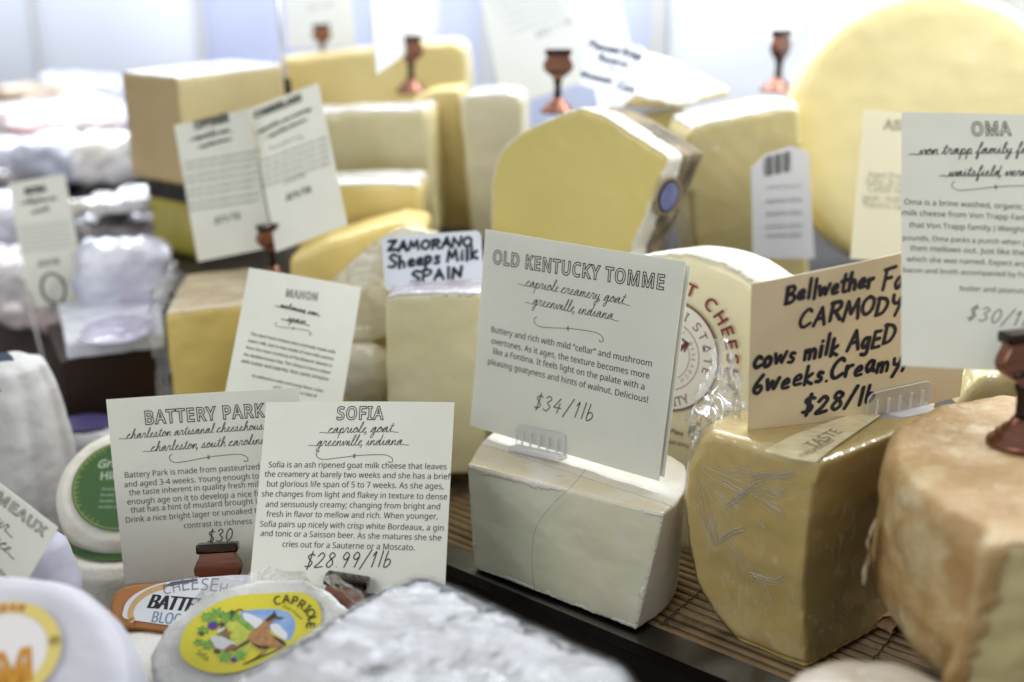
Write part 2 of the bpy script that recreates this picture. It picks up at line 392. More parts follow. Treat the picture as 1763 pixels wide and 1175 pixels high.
# marker print; each glyph: width, strokes. caps 1 high, x-height .58
MK = {
 'A': (.8, [(0,0),(.4,1),(.72,0)], [(.12,.36),(.62,.4)]), 'B': (.72, [(.08,1),(.05,0)], [(.0,.95),(.45,1),(.6,.8),(.35,.56),(.1,.52),(.5,.48),(.66,.22),(.4,.02),(.0,0)]),
 'C': (.75, [(.7,.85),(.5,1),(.2,.8),(.03,.4),(.15,.06),(.4,0),(.72,.16)]), 'D': (.8, [(.1,1),(.08,0)], [(0,.97),(.5,.9),(.75,.55),(.5,.1),(.05,0)]),
 'E': (.62, [(.5,.95),(.1,.95),(.08,.5),(.06,.02),(.58,.05)], [(.08,.5),(.48,.52)]), 'F': (.66, [(.12,1),(.08,0)], [(.0,.98),(.66,1.05)], [(.1,.52),(.5,.56)]),
 'I': (.25, [(.12,1),(.1,0)]), 'M': (.95, [(0,0),(.14,.95),(.42,.3),(.72,1),(.88,0)]), 'N': (.8, [(0,0),(.08,.95),(.6,.05),(.72,1)]),
 'O': (.8, [(.4,.98),(.1,.75),(.05,.3),(.35,0),(.7,.25),(.72,.75),(.4,.98)]), 'P': (.72, [(.1,1),(.05,0)], [(0,.95),(.5,.98),(.68,.75),(.45,.5),(.08,.46)]),
 'R': (.75, [(.1,1),(.06,0)], [(0,.95),(.5,.98),(.64,.75),(.42,.52),(.1,.48)], [(.3,.5),(.7,0)]), 'S': (.66, [(.62,.86),(.4,1),(.12,.8),(.3,.54),(.55,.34),(.42,.04),(.02,.06)]),
 'W': (1., [(0,1),(.2,0),(.45,.7),(.65,0),(.95,1)]), 'Y': (.75, [(.05,1),(.12,.62),(.4,.5),(.62,.8)], [(.68,1),(.6,.4),(.4,-.2)]), 'Z': (.8, [(.05,.95),(.68,.98),(.05,.04),(.78,.06)]),
 'G': (.75, [(.65,.85),(.4,1),(.1,.7),(.08,.25),(.35,0),(.65,.15),(.66,.45),(.4,.45)]), 'L': (.6, [(.1,1),(.05,.05),(.55,.05)]), 'T': (.7, [(0,.95),(.7,.98)], [(.36,.96),(.32,0)]), 'K': (.7, [(.08,1),(.05,0)], [(.6,.95),(.1,.45),(.65,0)]),
 'H': (.7, [(.06,1),(.05,0)], [(.6,1),(.6,0)], [(.06,.5),(.6,.52)]),
 'a': (.6, [(.45,.5),(.25,.58),(.05,.3),(.2,.03),(.42,.25),(.46,.55),(.45,.15),(.58,.03)]), 'e': (.55, [(.05,.28),(.45,.36),(.35,.58),(.08,.4),(.12,.08),(.5,.08)]),
 'c': (.5, [(.45,.48),(.25,.58),(.05,.3),(.18,.03),(.48,.12)]), 'd': (.6, [(.45,.5),(.2,.55),(.05,.25),(.2,.03),(.45,.2)], [(.5,1.05),(.48,.02)]), 'f': (.4, [(.42,.95),(.2,.95),(.16,.0)], [(0,.5),(.36,.54)]), 'g': (.6, [(.48,.5),(.25,.58),(.06,.3),(.2,.05),(.45,.25),(.5,.55),(.46,-.3),(.1,-.3)]),
 'h': (.58, [(.08,1.05),(.05,0)], [(.06,.35),(.3,.58),(.46,.4),(.48,0)]), 'i': (.24, [(.1,.55),(.1,0)], [(.12,.8)]), 'k': (.58, [(.08,1.05),(.05,0)], [(.46,.58),(.08,.28),(.52,0)]),
 'l': (.24, [(.12,1.08),(.1,0)]), 'm': (.85, [(.03,.55),(.05,0)], [(.05,.35),(.25,.56),(.38,.4),(.38,0)], [(.38,.36),(.58,.56),(.74,.4),(.76,0)]), 'n': (.58, [(.03,.55),(.05,0)], [(.05,.35),(.3,.57),(.46,.4),(.48,0)]),
 'o': (.55, [(.27,.57),(.05,.35),(.15,.03),(.42,.12),(.46,.42),(.27,.57)]), 'p': (.58, [(.08,.58),(.04,-.38)], [(.06,.45),(.32,.58),(.5,.35),(.3,.04),(.06,.1)]), 'r': (.45, [(.05,.56),(.06,0)], [(.06,.3),(.22,.52),(.42,.55)]),
 's': (.48, [(.42,.5),(.2,.57),(.12,.38),(.36,.2),(.28,.02),(.02,.05)]), 't': (.42, [(.2,.95),(.16,.1),(.36,.02)], [(0,.6),(.4,.64)]), 'w': (.8, [(.02,.55),(.15,.03),(.36,.42),(.5,.03),(.74,.56)]), 'y': (.58, [(.05,.56),(.12,.25),(.4,.25)], [(.52,.58),(.4,.1),(.15,-.4)]),
 'v': (.55, [(.02,.56),(.22,.02),(.5,.56)]), 'b': (.58, [(.08,1.05),(.06,.04),(.35,.03),(.5,.3),(.3,.52),(.08,.4)]), 'u': (.58, [(.05,.56),(.08,.12),(.3,.03),(.48,.3),(.5,.56),(.5,.02)]),
 '$': (.66, [(.6,.82),(.35,.92),(.1,.76),(.3,.52),(.54,.34),(.4,.08),(.04,.1)], [(.36,1.1),(.28,-.12)]), '0': (.68, [(.35,.98),(.1,.7),(.08,.25),(.3,0),(.56,.3),(.56,.75),(.35,.98)]), '1': (.3, [(.02,.75),(.2,1),(.14,0)]),
 '2': (.68, [(.05,.75),(.3,1),(.55,.78),(.3,.35),(.0,.02),(.62,.06)]), '3': (.65, [(.05,.85),(.3,1),(.52,.8),(.25,.55),(.54,.3),(.3,0),(.0,.1)]), '4': (.7, [(.45,1),(.02,.35),(.66,.36)], [(.48,.65),(.42,0)]), '6': (.62, [(.5,1),(.15,.55),(.06,.2),(.3,0),(.52,.2),(.4,.42),(.1,.3)]),
 '8': (.66, [(.5,.88),(.25,1),(.1,.75),(.4,.5),(.52,.2),(.25,0),(.05,.2),(.25,.5),(.52,.75),(.5,.88)]), '9': (.64, [(.52,.7),(.3,.5),(.08,.7),(.25,1),(.5,.85),(.52,.6),(.36,0)]),
 '/': (.6, [(.55,1.15),(.0,-.15)]), '.': (.12, [(.05,.02)]), ',': (.28, [(.1,.08),(.02,-.18)]), '-': (.5, [(.05,.35),(.4,.37)]),
}
def marker(txt, gap=.17, slant=.1, wob=.03, space=.45):
    out = []; x = 0
    for ch in txt:
        if ch == ' ': x += space; continue
        g = MK[ch]; dy = random.uniform(-wob, wob); k = 1+random.uniform(-wob, wob)
        for st in g[1:]:
            st = [(x+px*k+slant*py, py*k+dy) for px, py in st]
            sharp = ch in 'AMNZWEILFTKHvw4' and len(st) > 2
            out.append(smoothpts(st, 2 if sharp else 5, closed=False) if len(st) > 2 and not sharp else st)
        x += g[0]+gap
    return out
# ------------------------------------------------------------------ cards
def fit_card(corners, d, asp=None, reg=3):
    """the rigid rectangle whose corners (TL, TR, BR, BL) are seen at these pixels, its centre at axis depth d"""
    q = np.array(corners, float); c = q.mean(0); W0 = np.linalg.norm(q[0]-q[1])*d/F; H0 = np.linalg.norm(q[0]-q[3])*d/F
    fw = np.array((0, CP, -SP)); up = np.array((0, SP, CP)); rt = np.array((1., 0, 0))
    B = Matrix(((1, 0, 0), (0, SP, -CP), (0, CP, SP))) # columns: right, up, toward the viewer
    def pts(p):
        R = np.array(Quaternion(Vector(p[:3]).normalized(), Vector(p[:3]).length).to_matrix() if Vector(p[:3]).length > 1e-9 else Matrix.Identity(3))
        M = np.array(B) @ R; C = np.array(at(p[5], p[6], d)); a, b = p[3]/2, p[4]/2
        return [C + M @ np.array(v) for v in ((-a, b, 0), (a, b, 0), (a, -b, 0), (-a, -b, 0))], M, C
    def res(p):
        P, M, C = pts(p); r = []
        for v, t in zip(P, q):
            e = v-np.array(EYE); z = e @ fw; r += [CX+F*(e @ rt)/z-t[0], CY-F*(e @ up)/z-t[1]]
        return np.array(r+[p[0]*reg, p[1]*reg]+([(p[3]/p[4]-asp)*60] if asp else []))
    ang = math.atan2(-(q[1]-q[0])[1], (q[1]-q[0])[0]); p = np.array([0, 0, ang, W0, H0, *c])
    p[0] = .02
    st = np.array([1e-4]*3+[1e-5]*2+[.01]*2); lam = 1e-2
    for it in range(80):
        r = res(p); J = np.stack([(res(p+np.eye(7)[i]*st[i])-r)/st[i] for i in range(7)], 1)
        A = J.T @ J; s = np.linalg.solve(A+lam*np.diag(np.diag(A)), -J.T @ r); r2 = res(p+s)
        if r2 @ r2 < r @ r: p = p+s; lam *= .5
        else: lam *= 3
    P, M, C = pts(p); m = Matrix(M.tolist()).to_4x4(); m.translation = Vector((C - M @ np.array((0, p[4]/2, 0))).tolist())
    return m, p[3], p[4]
CARDS = []
class Card:
    def __init__(s, label, corners, d, m=CARD, name='price_card', cat='price card', group='printed price cards', thick=.0006, corner=0, tail=None, asp=None, reg=3):
        s.mtx, s.w, s.h = fit_card(corners, d, asp, reg); s.n = s.mtx.to_3x3() @ Vector((0, 0, 1)); s.P = s.mtx.translation; s.inv = s.mtx.inverted()
        s.t = thing(name, label, cat, group=group, mtx=s.mtx)
        W_, H_ = s.w/2, s.h; out = []
        if corner:
            for cx, cy, a0 in ((W_-corner, H_-corner, 0), (-W_+corner, H_-corner, 90), (-W_+corner, corner, 180), (W_-corner, corner, 270)):
                if tail and a0 == 270:
                    (x0, x1, xt, ln) = tail
                    out += [(x0, 0), (x0+.25*(xt-x0), -.25*ln), (xt-.001, -ln), (xt+.001, -ln), (x1-.25*(x1-xt), -.25*ln), (x1, 0)]
                out += [(cx+corner*math.cos(math.radians(a0+k*22.5)), cy+corner*math.sin(math.radians(a0+k*22.5))) for k in range(5)]
        else: out = [(W_, H_), (-W_, H_), (-W_, 0), (W_, 0)]
        if corner: bm = loft([[(x, y, -thick) for x, y in out], [(x, y, 0) for x, y in out]])
        else:
            bm = bmesh.new(); G = [[[bm.verts.new((-W_+2*W_*k/16, H_*j/10, z)) for k in range(17)] for j in range(11)] for z in (-thick, 0)]
            for g in G:
                for j in range(10):
                    for k in range(16): bm.faces.new((g[j][k], g[j][k+1], g[j+1][k+1], g[j+1][k]))
            rim_ = [(0, k) for k in range(17)]+[(j, 16) for j in range(1, 11)]+[(10, k) for k in range(15, -1, -1)]+[(j, 0) for j in range(9, 0, -1)]
            for (j, k), (j2, k2) in zip(rim_, rim_[1:]+rim_[:1]): bm.faces.new((G[0][j][k], G[0][j2][k2], G[1][j2][k2], G[1][j][k]))
            CARDS.append((s, random.uniform(-.0022, .0022)))
        flat(link('tag_board' if tail else 'card_board', bm_mesh(bm), m, s.t))
    def p(s, xy):
        if isinstance(xy, Vector): return xy
        return (s.inv @ onplane(xy[0], xy[1], s.P, s.n)).to_2d()
    def heading(s, txt, a, b, cap, m=INK, r=.0205, off=.022):
        i = Ink(); L = (s.p(b)-s.p(a)).length; co, _ = glyphs(txt, offset=off, spacing=1.16)
        k = .88*(cap*L/math.dist(a, b))/(CAPH*L/co[:, 0].max()); i.line(txt, s.p(a), s.p(b), k=k, outline=r, offset=off, spacing=1.16); i.obj('heading', m, s.t)
    def makers(s, lines, wd=.00030, m=INK, k=1.0, swash=True):
        i = Ink()
        for txt, a, b in lines: i.strokes(script(txt, 1.6 if swash else 0, 1.3 if swash else 0), s.p(a), s.p(b), wd, k)
        i.obj('maker_lines', m, s.t)
    def flourish(s, a, b, wd=.00032, m=INK):
        i = Ink(); A, B = s.p(a), s.p(b); L = (B-A).length; ex = (B-A)/L; ey = Vector((-ex.y, ex.x))
        f = [(.03,.07),(0,.055),(-.01,.03),(.02,0),(.1,-.015),(.3,-.0),(.5,.02),(.7,.03),(.9,.03),(.99,-.0),(1.0,-.035),(.96,-.045),(.95,-.03)]
        i.ribbon([A+ex*x*L+ey*y*L*1.3 for x, y in smoothpts(f, 6, closed=False)], wd)
        for x in (.49, .505): i.ribbon([A+ex*x*L+ey*y*L for y in (0, .05)], wd)
        i.obj('flourish', m, s.t)
    def body(s, lines, m=INKS, k=1.05, **kw):
        i = Ink()
        for txt, a, b in lines: i.line(txt, s.p(a), s.p(b), k=k, **kw)
        i.obj('description', m, s.t)
    def price(s, txt, a, b, wd=.0006, m=INK, k=1.15):
        i = Ink(); i.strokes(marker(txt, gap=.2, slant=.32, wob=0, space=.1), s.p(a), s.p(b), wd, k); i.obj('price', m, s.t)
    def hand(s, lines, wd=.0022, m=NAVY, name='handwriting', k=1.0, **kw):
        i = Ink()
        for ln in lines:
            txt, a, b = ln[:3]; i.strokes(marker(txt, **kw), s.p(a), s.p(b), wd, ln[3] if len(ln) > 3 else k, jit=.12)
        i.obj(name, m, s.t)
# ------------------------------------------------------------------ the setting: stepped shelf of the case, back panels
DARK = mat('dark_shelf', (.022, .016, .013), (.012, .009, .008), 12, rough=.45)
STEEL = mat('brushed_steel', (.20, .19, .18), (.13, .125, .12), 30, rough=.32, metal=1, stretch=(1, 1, 1))
BAMBOO = mat('bamboo', (.31, .21, .10), (.19, .12, .055), 35, rough=.5, c3=(.10, .065, .035), s3=18, con3=(.56, .66))
PANEL = mat('back_panel_reflection', (.52, .57, .78), (.62, .66, .82), 3, rough=.25)
PANEL2 = mat('pale_panel_reflection', (.84, .87, .96), (.78, .82, .94), 2.5, rough=.3)
PANEL3 = mat('grey_panel_reflection', (.50, .52, .50), (.60, .61, .60), 3, rough=.3)
def sprism(st, z0, z1): return loft([[S(a, b, z0) for a, b in st], [S(a, b, z1) for a, b in st]])
def struct(name, bm, m): return tag(flat(link(name, bm_mesh(bm), m)), kind='structure')
struct('lower_shelf', sprism([(-2.4, -.9), (1.2, -.9), (1.2, -.004), (-2.4, -.004)], -.06, -.04), DARK)
struct('middle_shelf', sprism([(-2.4, 0), (1.2, 0), (1.2, .9), (-2.4, .9)], -.06, -.0065), DARK)
struct('upper_shelf', sprism([(-2.4, .075), (-.385, .075), (-.30, .12), (-.21, .165), (1.2, .165), (1.2, .9), (-2.4, .9)], -.004, .10), DARK)
struct('shelf_riser', sprism([(.20, -.07), (.42, -.07), (.42, .06), (.225, .06)], -.0055, .055), DARK)
rl = sprism([(-2.4, -.003), (1.2, -.003), (1.2, .019), (-2.4, .019)], -.006, -.001)
add(rl, sprism([(-2.4, -.0035), (1.2, -.0035), (1.2, -.0015), (-2.4, -.0015)], -.0055, .0012))
t = thing('shelf_rail', 'dull steel rail along the front edge of the bamboo covered shelf', 'shelf rail', S(0, 0, -.006)); flat(link('rail', bm_mesh(rl), STEEL, t, local=False))
# back wall of the case: sliding panels with pale uprights, blurred reflections painted as panel colours
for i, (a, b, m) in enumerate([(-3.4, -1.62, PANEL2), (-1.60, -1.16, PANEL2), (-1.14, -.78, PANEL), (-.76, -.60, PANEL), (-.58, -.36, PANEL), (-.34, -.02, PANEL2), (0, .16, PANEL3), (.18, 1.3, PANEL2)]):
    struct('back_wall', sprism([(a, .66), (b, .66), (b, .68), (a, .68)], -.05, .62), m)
for a in (-1.61, -1.15, -.77, -.59, -.35, -.01, .17): struct('panel_frame', sprism([(a-.009, .652), (a+.009, .652), (a+.009, .672), (a-.009, .672)], -.05, .62), mat('frame_grey', (.58, .58, .60), rough=.35))
# bamboo mat
t = thing('bamboo_mat', 'slatted bamboo mat under the white and yellow cheeses', 'bamboo mat', S(-.1, .09, -.006))
bm = bmesh.new(); k = 0; tt = .0235
while tt < .162:
    r = .0026+random.uniform(-.0004, .0004); z = -.0034+random.uniform(-.0004, .0003); n = 7
    s0 = -.42+random.uniform(-.01, .01); pts = [S(s0+.08*j, tt+random.uniform(-.0004, .0004), z) for j in range(11)]
    add(bm, tube(pts, r, 8)); tt += .0068; k += 1
link('slats', bm_mesh(bm), BAMBOO, t, local=False)
bm = bmesh.new()
for s0 in (-.30, -.19, -.085, .046, .15, .26): add(bm, tube([S(s0+.0004*math.sin(j*1.7), .021+.00315*j, -.0004+.0007*math.cos(j*3.14159)) for j in range(44)], .0004, 5))
link('binding_string', bm_mesh(bm), mat('string', (.07, .05, .03), rough=.8), t, local=False)

# ------------------------------------------------------------------ cheese materials
PASTE_Y = mat('yellow_paste', (.79, .64, .25), (.73, .57, .20), 25, rough=.42, sss=.25, coat=.35, cbump=.15, cscale=40, bump=.05, bscale=400)
PASTE_P = mat('pale_paste', (.83, .75, .45), (.78, .69, .38), 22, rough=.42, sss=.25, coat=.4, cbump=.2, cscale=45, bump=.05, bscale=400)
PASTE_C = mat('cream_paste', (.82, .76, .54), (.78, .71, .47), 22, rough=.42, sss=.25, coat=.4, cbump=.2, cscale=45, bump=.05)
PASTE_K = mat('white_green_paste', (.76, .79, .65), (.76, .715, .53), 14, rough=.32, sss=.35, coat=.55, cbump=.12, cscale=60, bump=.03, bscale=260, c3=(.80, .79, .68), s3=40, con3=(.52, .78), contrast=(.30, .70), stretch=(1, 1, .45))
PASTE_Z = mat('ivory_paste', (.74, .69, .45), (.71, .64, .38), 20, rough=.4, sss=.25, coat=.4, cbump=.1, bump=.08, bscale=500, c3=(.50, .42, .20), s3=160, con3=(.70, .74))
PASTE_CAR = mat('amber_paste', (.85, .65, .25), (.76, .55, .18), 18, rough=.38, sss=.25, coat=.8, cbump=.35, cscale=45, bump=.05, crough=.12, stretch=(1, 1, .35))
PASTE_OMA = mat('straw_paste', (.70, .60, .33), (.64, .53, .27), 40, rough=.45, sss=.25, coat=.3, bump=.2, bscale=160)
RIND_W = mat('white_bloomy_rind', (.80, .78, .72), (.74, .69, .58), 30, rough=.75, bump=.55, bscale=420, sss=.1, contrast=(.42, .66))
RIND_K = mat('white_fuzzy_rind', (.84, .82, .76), (.76, .69, .56), 34, rough=.7, bump=.45, bscale=520, sss=.1, contrast=(.42, .70), coat=.15, cbump=.5, cscale=80)
RIND_KT = mat('cream_rind_top', (.74, .66, .48), (.80, .76, .66), 30, rough=.4, bump=.3, bscale=260, coat=.6, cbump=.25, cscale=60, contrast=(.48, .62))
RIND_O = mat('orange_brown_rind', (.45, .27, .10), (.55, .37, .17), 48, rough=.5, bump=.75, bscale=330, coat=.38, cbump=.9, cscale=150, c3=(.68, .57, .35), s3=46, con3=(.53, .74), crough=.08, contrast=(.38, .62))
RIND_N = mat('grey_natural_rind', (.27, .20, .10), (.04, .032, .025), 45, rough=.7, bump=.6, bscale=200, c3=(.50, .42, .27), s3=60, con3=(.58, .68))
RIND_A = mat('ash_grey_rind', (.02, .022, .03), (.13, .13, .135), 90, rough=.5, bump=.7, bscale=260, coat=.3, cbump=.9, cscale=160, c3=(.12, .10, .05), s3=60, con3=(.6, .7))
RIND_L = mat('white_ash_bloom', (.42, .42, .44), (.37, .37, .385), 12, rough=.6, spec=.25, bump=.12, bscale=130, coat=.15, cbump=.5, cscale=40, c3=(.33, .32, .30), s3=34, con3=(.52, .76), sss=.1, crough=.15, stretch=(1.3, .6, 1))
RIND_T = mat('tan_paper_rind', (.52, .40, .215), (.47, .355, .185), 16, rough=.6, bump=.1)
RIND_GREEN = mat('dark_green_wax', (.05, .06, .012), (.09, .10, .02), 22, rough=.35, coat=.3)
FOILTOP = mat('glossy_film_top', (.86, .86, .84), (.74, .74, .72), 60, rough=.25, coat=1, cbump=1.0, cscale=110)
WHITE_PAPER = mat('white_cheese_paper', (.72, .71, .71), (.64, .625, .61), 22, rough=.6, bump=.6, bscale=60, trans=.1)
LILAC_PAPER = mat('lilac_white_paper', (.56, .56, .68), (.62, .61, .71), 20, rough=.6, bump=.3, bscale=50, trans=.1)

up = lambda z=.55: (lambda c, n: n.z > z)
def facing(n0, c0): return lambda c, n: n.dot(n0) > c0

# ------------------------------------------------------------------ cheeses on the bamboo mat
# goat tomme block in the middle: cut face to the front, fuzzy rind round it
A0, B0, C0 = onz(816, 980, 0), onz(1094, 1087, 0), onz(1168, 1000, 0); D0 = A0 + (C0-B0)*1.05
A1, B1, C1 = onz(804, 795, .0705), onz(1143, 880, .0705), onz(1180, 795, .0705); D1 = A1 + (C1-B1)*1.0
def ringk(a, b, c, d, z, r=.010):
    bc = (b+c)/2 + (b-a).normalized()*.006
    return [Vector((p.x, p.y, z)) for p in (a, a.lerp(b, .5), b, b.lerp(bc, .5)+(b-a).normalized()*.0015, bc, bc.lerp(c, .5)+(b-a).normalized()*.0015, c, c.lerp(d, .08)+(d-a).normalized()*.008, d, d.lerp(a, .5)+(a-b).normalized()*.003)]
mid = [a.lerp(b, .5) for a, b in zip((A0, B0, C0, D0), (A1, B1, C1, D1))]
bmk = loft([ringk(A0, B0, C0, D0, .001), ringk(*mid, .035), ringk(A1, B1, C1, D1, .0685)])
nk = (B1-A1).cross(Vector((0, 0, 1))).normalized()
def k_rind(c, n):
    e = .0026*fbm(c, 85, 6)
    return n.dot(nk) < .60 or c.z > .0665+e or c.z < .0022+e or (c-B0).dot((B1-A1).normalized())-.0125*c.z/.07 > -.0022+e*1.2 or (c-A0).dot((B1-A1).normalized())+.008*c.z/.07 < .0015+e
KT = lump('cheese_block', 'white goat cheese block with pale green cut face and fuzzy rind on bamboo mat', 'cheese', bmk, PASTE_K, .0010, 6, .0004, 60, [('rind', RIND_K, lambda c, n: k_rind(c, n) and not (n.z > .8 and fbm(c, 45, 2) > -.55 and (c-A1).dot(V) < .028), .00012), ('top_rind', RIND_KT, lambda c, n: n.z > .8 and k_rind(c, n) and fbm(c, 45, 2) > -.55 and (c-A1).dot(V) < .028, .00022)], seed=2)
# a hair lying on its face
def onface(px, py): return onplane(px, py, (A0+A1)/2, Vector((-V.x, -V.y, .14)).normalized())
hp = smoothpts([(1012, 806, 0), (985, 838, 0), (953, 868, 0), (927, 905, 0), (919, 950, 0), (921, 995, 0), (927, 1030, 0)], 6, closed=False)
hb = tube([onface(x, y) - V*.0016 for x, y, _ in hp], .00009, 5); tag(link('hair', bm_mesh(hb), INK), 'thin dark hair curving down the pale cut face of the goat cheese block', 'hair')

# ivory sheep cheese behind it
P = at(745, 680, .745); n = vn(-.08)
def shell_top(z=.6): return ('rind', FOILTOP, lambda c, nn: nn.z > z, .0006)
lump('cheese_block', 'ivory sheep cheese block with greyish rind top, under the white handwritten tag', 'cheese', extr([(662, 530), (668, 512), (705, 507), (832, 505), (836, 818), (668, 818)], P, n, .075), PASTE_Z, .0022, 3, .0006, 60, [('rind', mat('grey_purple_rind', (.34, .30, .30), (.62, .60, .66), 50, rough=.4, coat=1, cbump=1, cscale=120, c3=(.16, .10, .34), s3=30, con3=(.56, .62)), lambda c, nn: nn.z > .6+.2*fbm(c, 200, 2), .0008)], seed=3)

# standing half wheel with the red university seal, white wax rim
cv = at(1165, 700, .70); RV = .0945
prof = [(0, 0), (RV-.006, 0), (RV-.002, .0015), (RV, .006), (RV, .048), (RV-.004, .052), (0, .052)]
bm = lathe([(max(r, .0005), z) for r, z in prof], 96); MV = Matrix.Translation(cv) @ Matrix((U, Vector((0, 0, 1)), -V)).transposed().to_4x4() @ Matrix.Translation((0, 0, -.0)) @ Matrix.Rotation(0, 4, 'X')
tilt = Matrix.Translation(cv) @ Matrix.Rotation(math.radians(-8), 4, U) @ Matrix.Translation(-cv)
MV = tilt @ MV @ Matrix.Rotation(math.pi, 4, 'Y')           # local +z now runs into the case
bm.transform(MV); nv = (MV.to_3x3() @ Vector((0, 0, -1))).normalized()
VT = lump('round_cheese', 'pale cheese wheel standing on edge with dark red round seal printed on its face', 'cheese', bm, mat('pale_wax', (.80, .74, .52), (.77, .70, .47), 18, rough=.35, sss=.2, coat=.5, cbump=.1), .0022, 2, .0005, 40, [('rind', RIND_W, lambda c, nn: nn.dot(nv) < .72+.1*fbm(c, 150, 2), .0012)], seed=4)
Mface = Matrix.Translation(onplane(1150, 612, cv + nv*.0012, nv)) @ Matrix((U, nv.cross(U), nv)).transposed().to_4x4()
Ml = VT.matrix_basis.inverted() @ Mface
def ring(i, r, w_, z=.0004, c=(0, 0), n=72): i.ribbon([(c[0]+r*math.cos(2*math.pi*j/n), c[1]+r*math.sin(2*math.pi*j/n)) for j in range(n+1)], w_, z)
i = Ink(); VS = None; i.poly([(.0345*math.cos(j/36*math.pi), .0345*math.sin(j/36*math.pi)) for j in range(72)], .0003); VS = i.obj('seal_label', mat('seal_white', (.84, .82, .78), rough=.5), VT, Ml)
i = Ink(); ring(i, .0342, .0014); ring(i, .0215, .0005); ring(i, .0150, .0004)
i.arc('MISSISSIPPI STATE', (0, 0), .0248, 196, -16, .0054, offset=.008, z=.0004, kx=1.1); i.arc('UNIVERSITY', (0, 0), .0315, 232, 308, .0054, inward=True, kx=1.1, offset=.008, z=.0004)
i.arc('RESEARCH', (0, 0), .0165, 40, -55, .0024, z=.0004); i.arc('DAIRY', (0, 0), .0165, 150, 50, .0024, z=.0004)
for st, w_ in (([(-.009, -.013), (.002, -.001), (.011, .009)], .0028), ([(-.011, .009), (-.003, -.001), (.006, -.012)], .0024), ([(.008, .012), (.013, .010), (.011, .005)], .0016), ([(-.004, .004), (.003, .004), (.006, -.002), (0, -.006), (-.006, -.002)], .0022)): i.ribbon(st, w_, .0004)
i.obj('seal_print', mat('maroon_print', (.18, .045, .06), rough=.5), VS, Ml)
i = Ink(); i.arc('VALLAGRET CHEESE', (0, 0), .0400, 186, -8, .0074, offset=.022, z=.0003, kx=1.12); i.obj('red_lettering', RED, VT, Ml); i = Ink()
i.line('University Cheese Plant', (-.022, -.0475), (.017, -.0475), z=.0003, offset=.02); i.line('Mississippi State, Mississippi 39762', (-.026, -.054), (.022, -.054), z=.0003, offset=.015)
i.obj('small_red_lettering', RED, VT, Ml)

# wrapped amber wedge on the right
z_c = .1165
def sring(f, z, drop=0):
    pts = [(.127, .031), (.1, .030), (.075, .030), (.054, .030), (.046, .045), (.048, .065), (.062, .090), (.085, .108), (.115, .122), (.142, .150), (.151, .118), (.143, .09), (.135, .06)]
    out = []
    for s, tt in pts:
        s2 = .127 + (s-.127)*f if s < .127 else s
        out.append(S(s2, .031+(tt-.031)*(f if s < .10 else 1), z))
    return out
bm = loft([sring(.52, .001), sring(.72, .012), sring(.88, .028), sring(.97, .05), sring(1.03, .075), sring(1.0, .095), sring(.93, .110), sring(.84, z_c)])
for v in bm.verts:                                            # the edge between the cut faces is not plumb
    q = (v.co-ORG).dot(U); zz_ = v.co.z/z_c
    v.co += U*((-.008*math.sin(zz_*2.6) + .001*zz_)*max(0, min(1, (q-.06)/.06)))
CR = lump('cheese_wedge', 'amber yellow cheese wedge tightly wrapped in clear plastic with tan card on top', 'cheese', bm, PASTE_CAR, .0018, 5, .0009, 30, [('plastic_wrap', WRAP, lambda c, nn: c.z > .004, .0007)], seed=5)
# its cream top label and the gathered wrap
pt = onz(1420, 770, z_c+.0005)
LB = decal('top_label', [(1318, 775), (1360, 752), (1430, 726), (1500, 705), (1516, 716), (1484, 738), (1440, 768), (1404, 797), (1360, 790)], Vector((0, 0, z_c+.0014)), Vector((0, 0, 1)), mat('cream_label', (.76, .68, .44), (.66, .57, .34), 50, rough=.35, coat=1, cbump=1, cscale=90), CR)
i = Ink()
lz = lambda x, y: (CR.matrix_basis.inverted() @ onz(x, y, z_c+.0017)).to_2d()
zz = (CR.matrix_basis.inverted() @ Vector((0, 0, z_c+.0018))).z
i.line('TASTE', lz(1402, 772), lz(1452, 744), z=zz, k=.9); i.line('CREAMERY', lz(1384, 788), lz(1440, 759), z=zz, k=.8)
i.obj('label_lettering', mat('label_ink', (.2, .15, .08), rough=.6), LB)
def crumple(name, parent, pts_fn, nu, nv_, amp, m, seed=0, f=90):
    bm = bmesh.new(); G = []
    for a in range(nu+1):
        row = []
        for b in range(nv_+1):
            p = pts_fn(a/nu, b/nv_); q = p*f + Vector((seed, seed*2, 0))
            p = p + noise.noise_vector(q)*amp + noise.noise_vector(q*2.7)*amp*.6
            row.append(bm.verts.new(p))
        G.append(row)
    for a in range(nu):
        for b in range(nv_): bm.faces.new((G[a][b], G[a+1][b], G[a+1][b+1], G[a][b+1]))
    return link(name, bm_mesh(bm), m, parent, local=False)
gd = .618
def fan(u, v, k=1.0, dd=0):
    x = 1188+135*u; y0 = 800-45*u; hgt = (70+120*math.exp(-((u-.45)/.28)**2)+22*math.sin(u*15))*k
    return at(x-14*v*math.sin(u*4), y0-hgt*v, gd+dd+.014*math.sin(u*11+v*3)*v)
crumple('wrap_gather', CR, fan, 44, 24, .0042, WRAPC, 3, 130)
crumple('wrap_gather', CR, lambda u, v: fan(u, v, .7, -.012), 40, 18, .0048, WRAP, 9, 120)
crumple('wrap_fringe', CR, lambda u, v: at(1192+170*u, 806-16*u-55*v*(1-u*.5), .603+.012*v+.01*u), 40, 10, .0030, WRAPC, 5, 200)
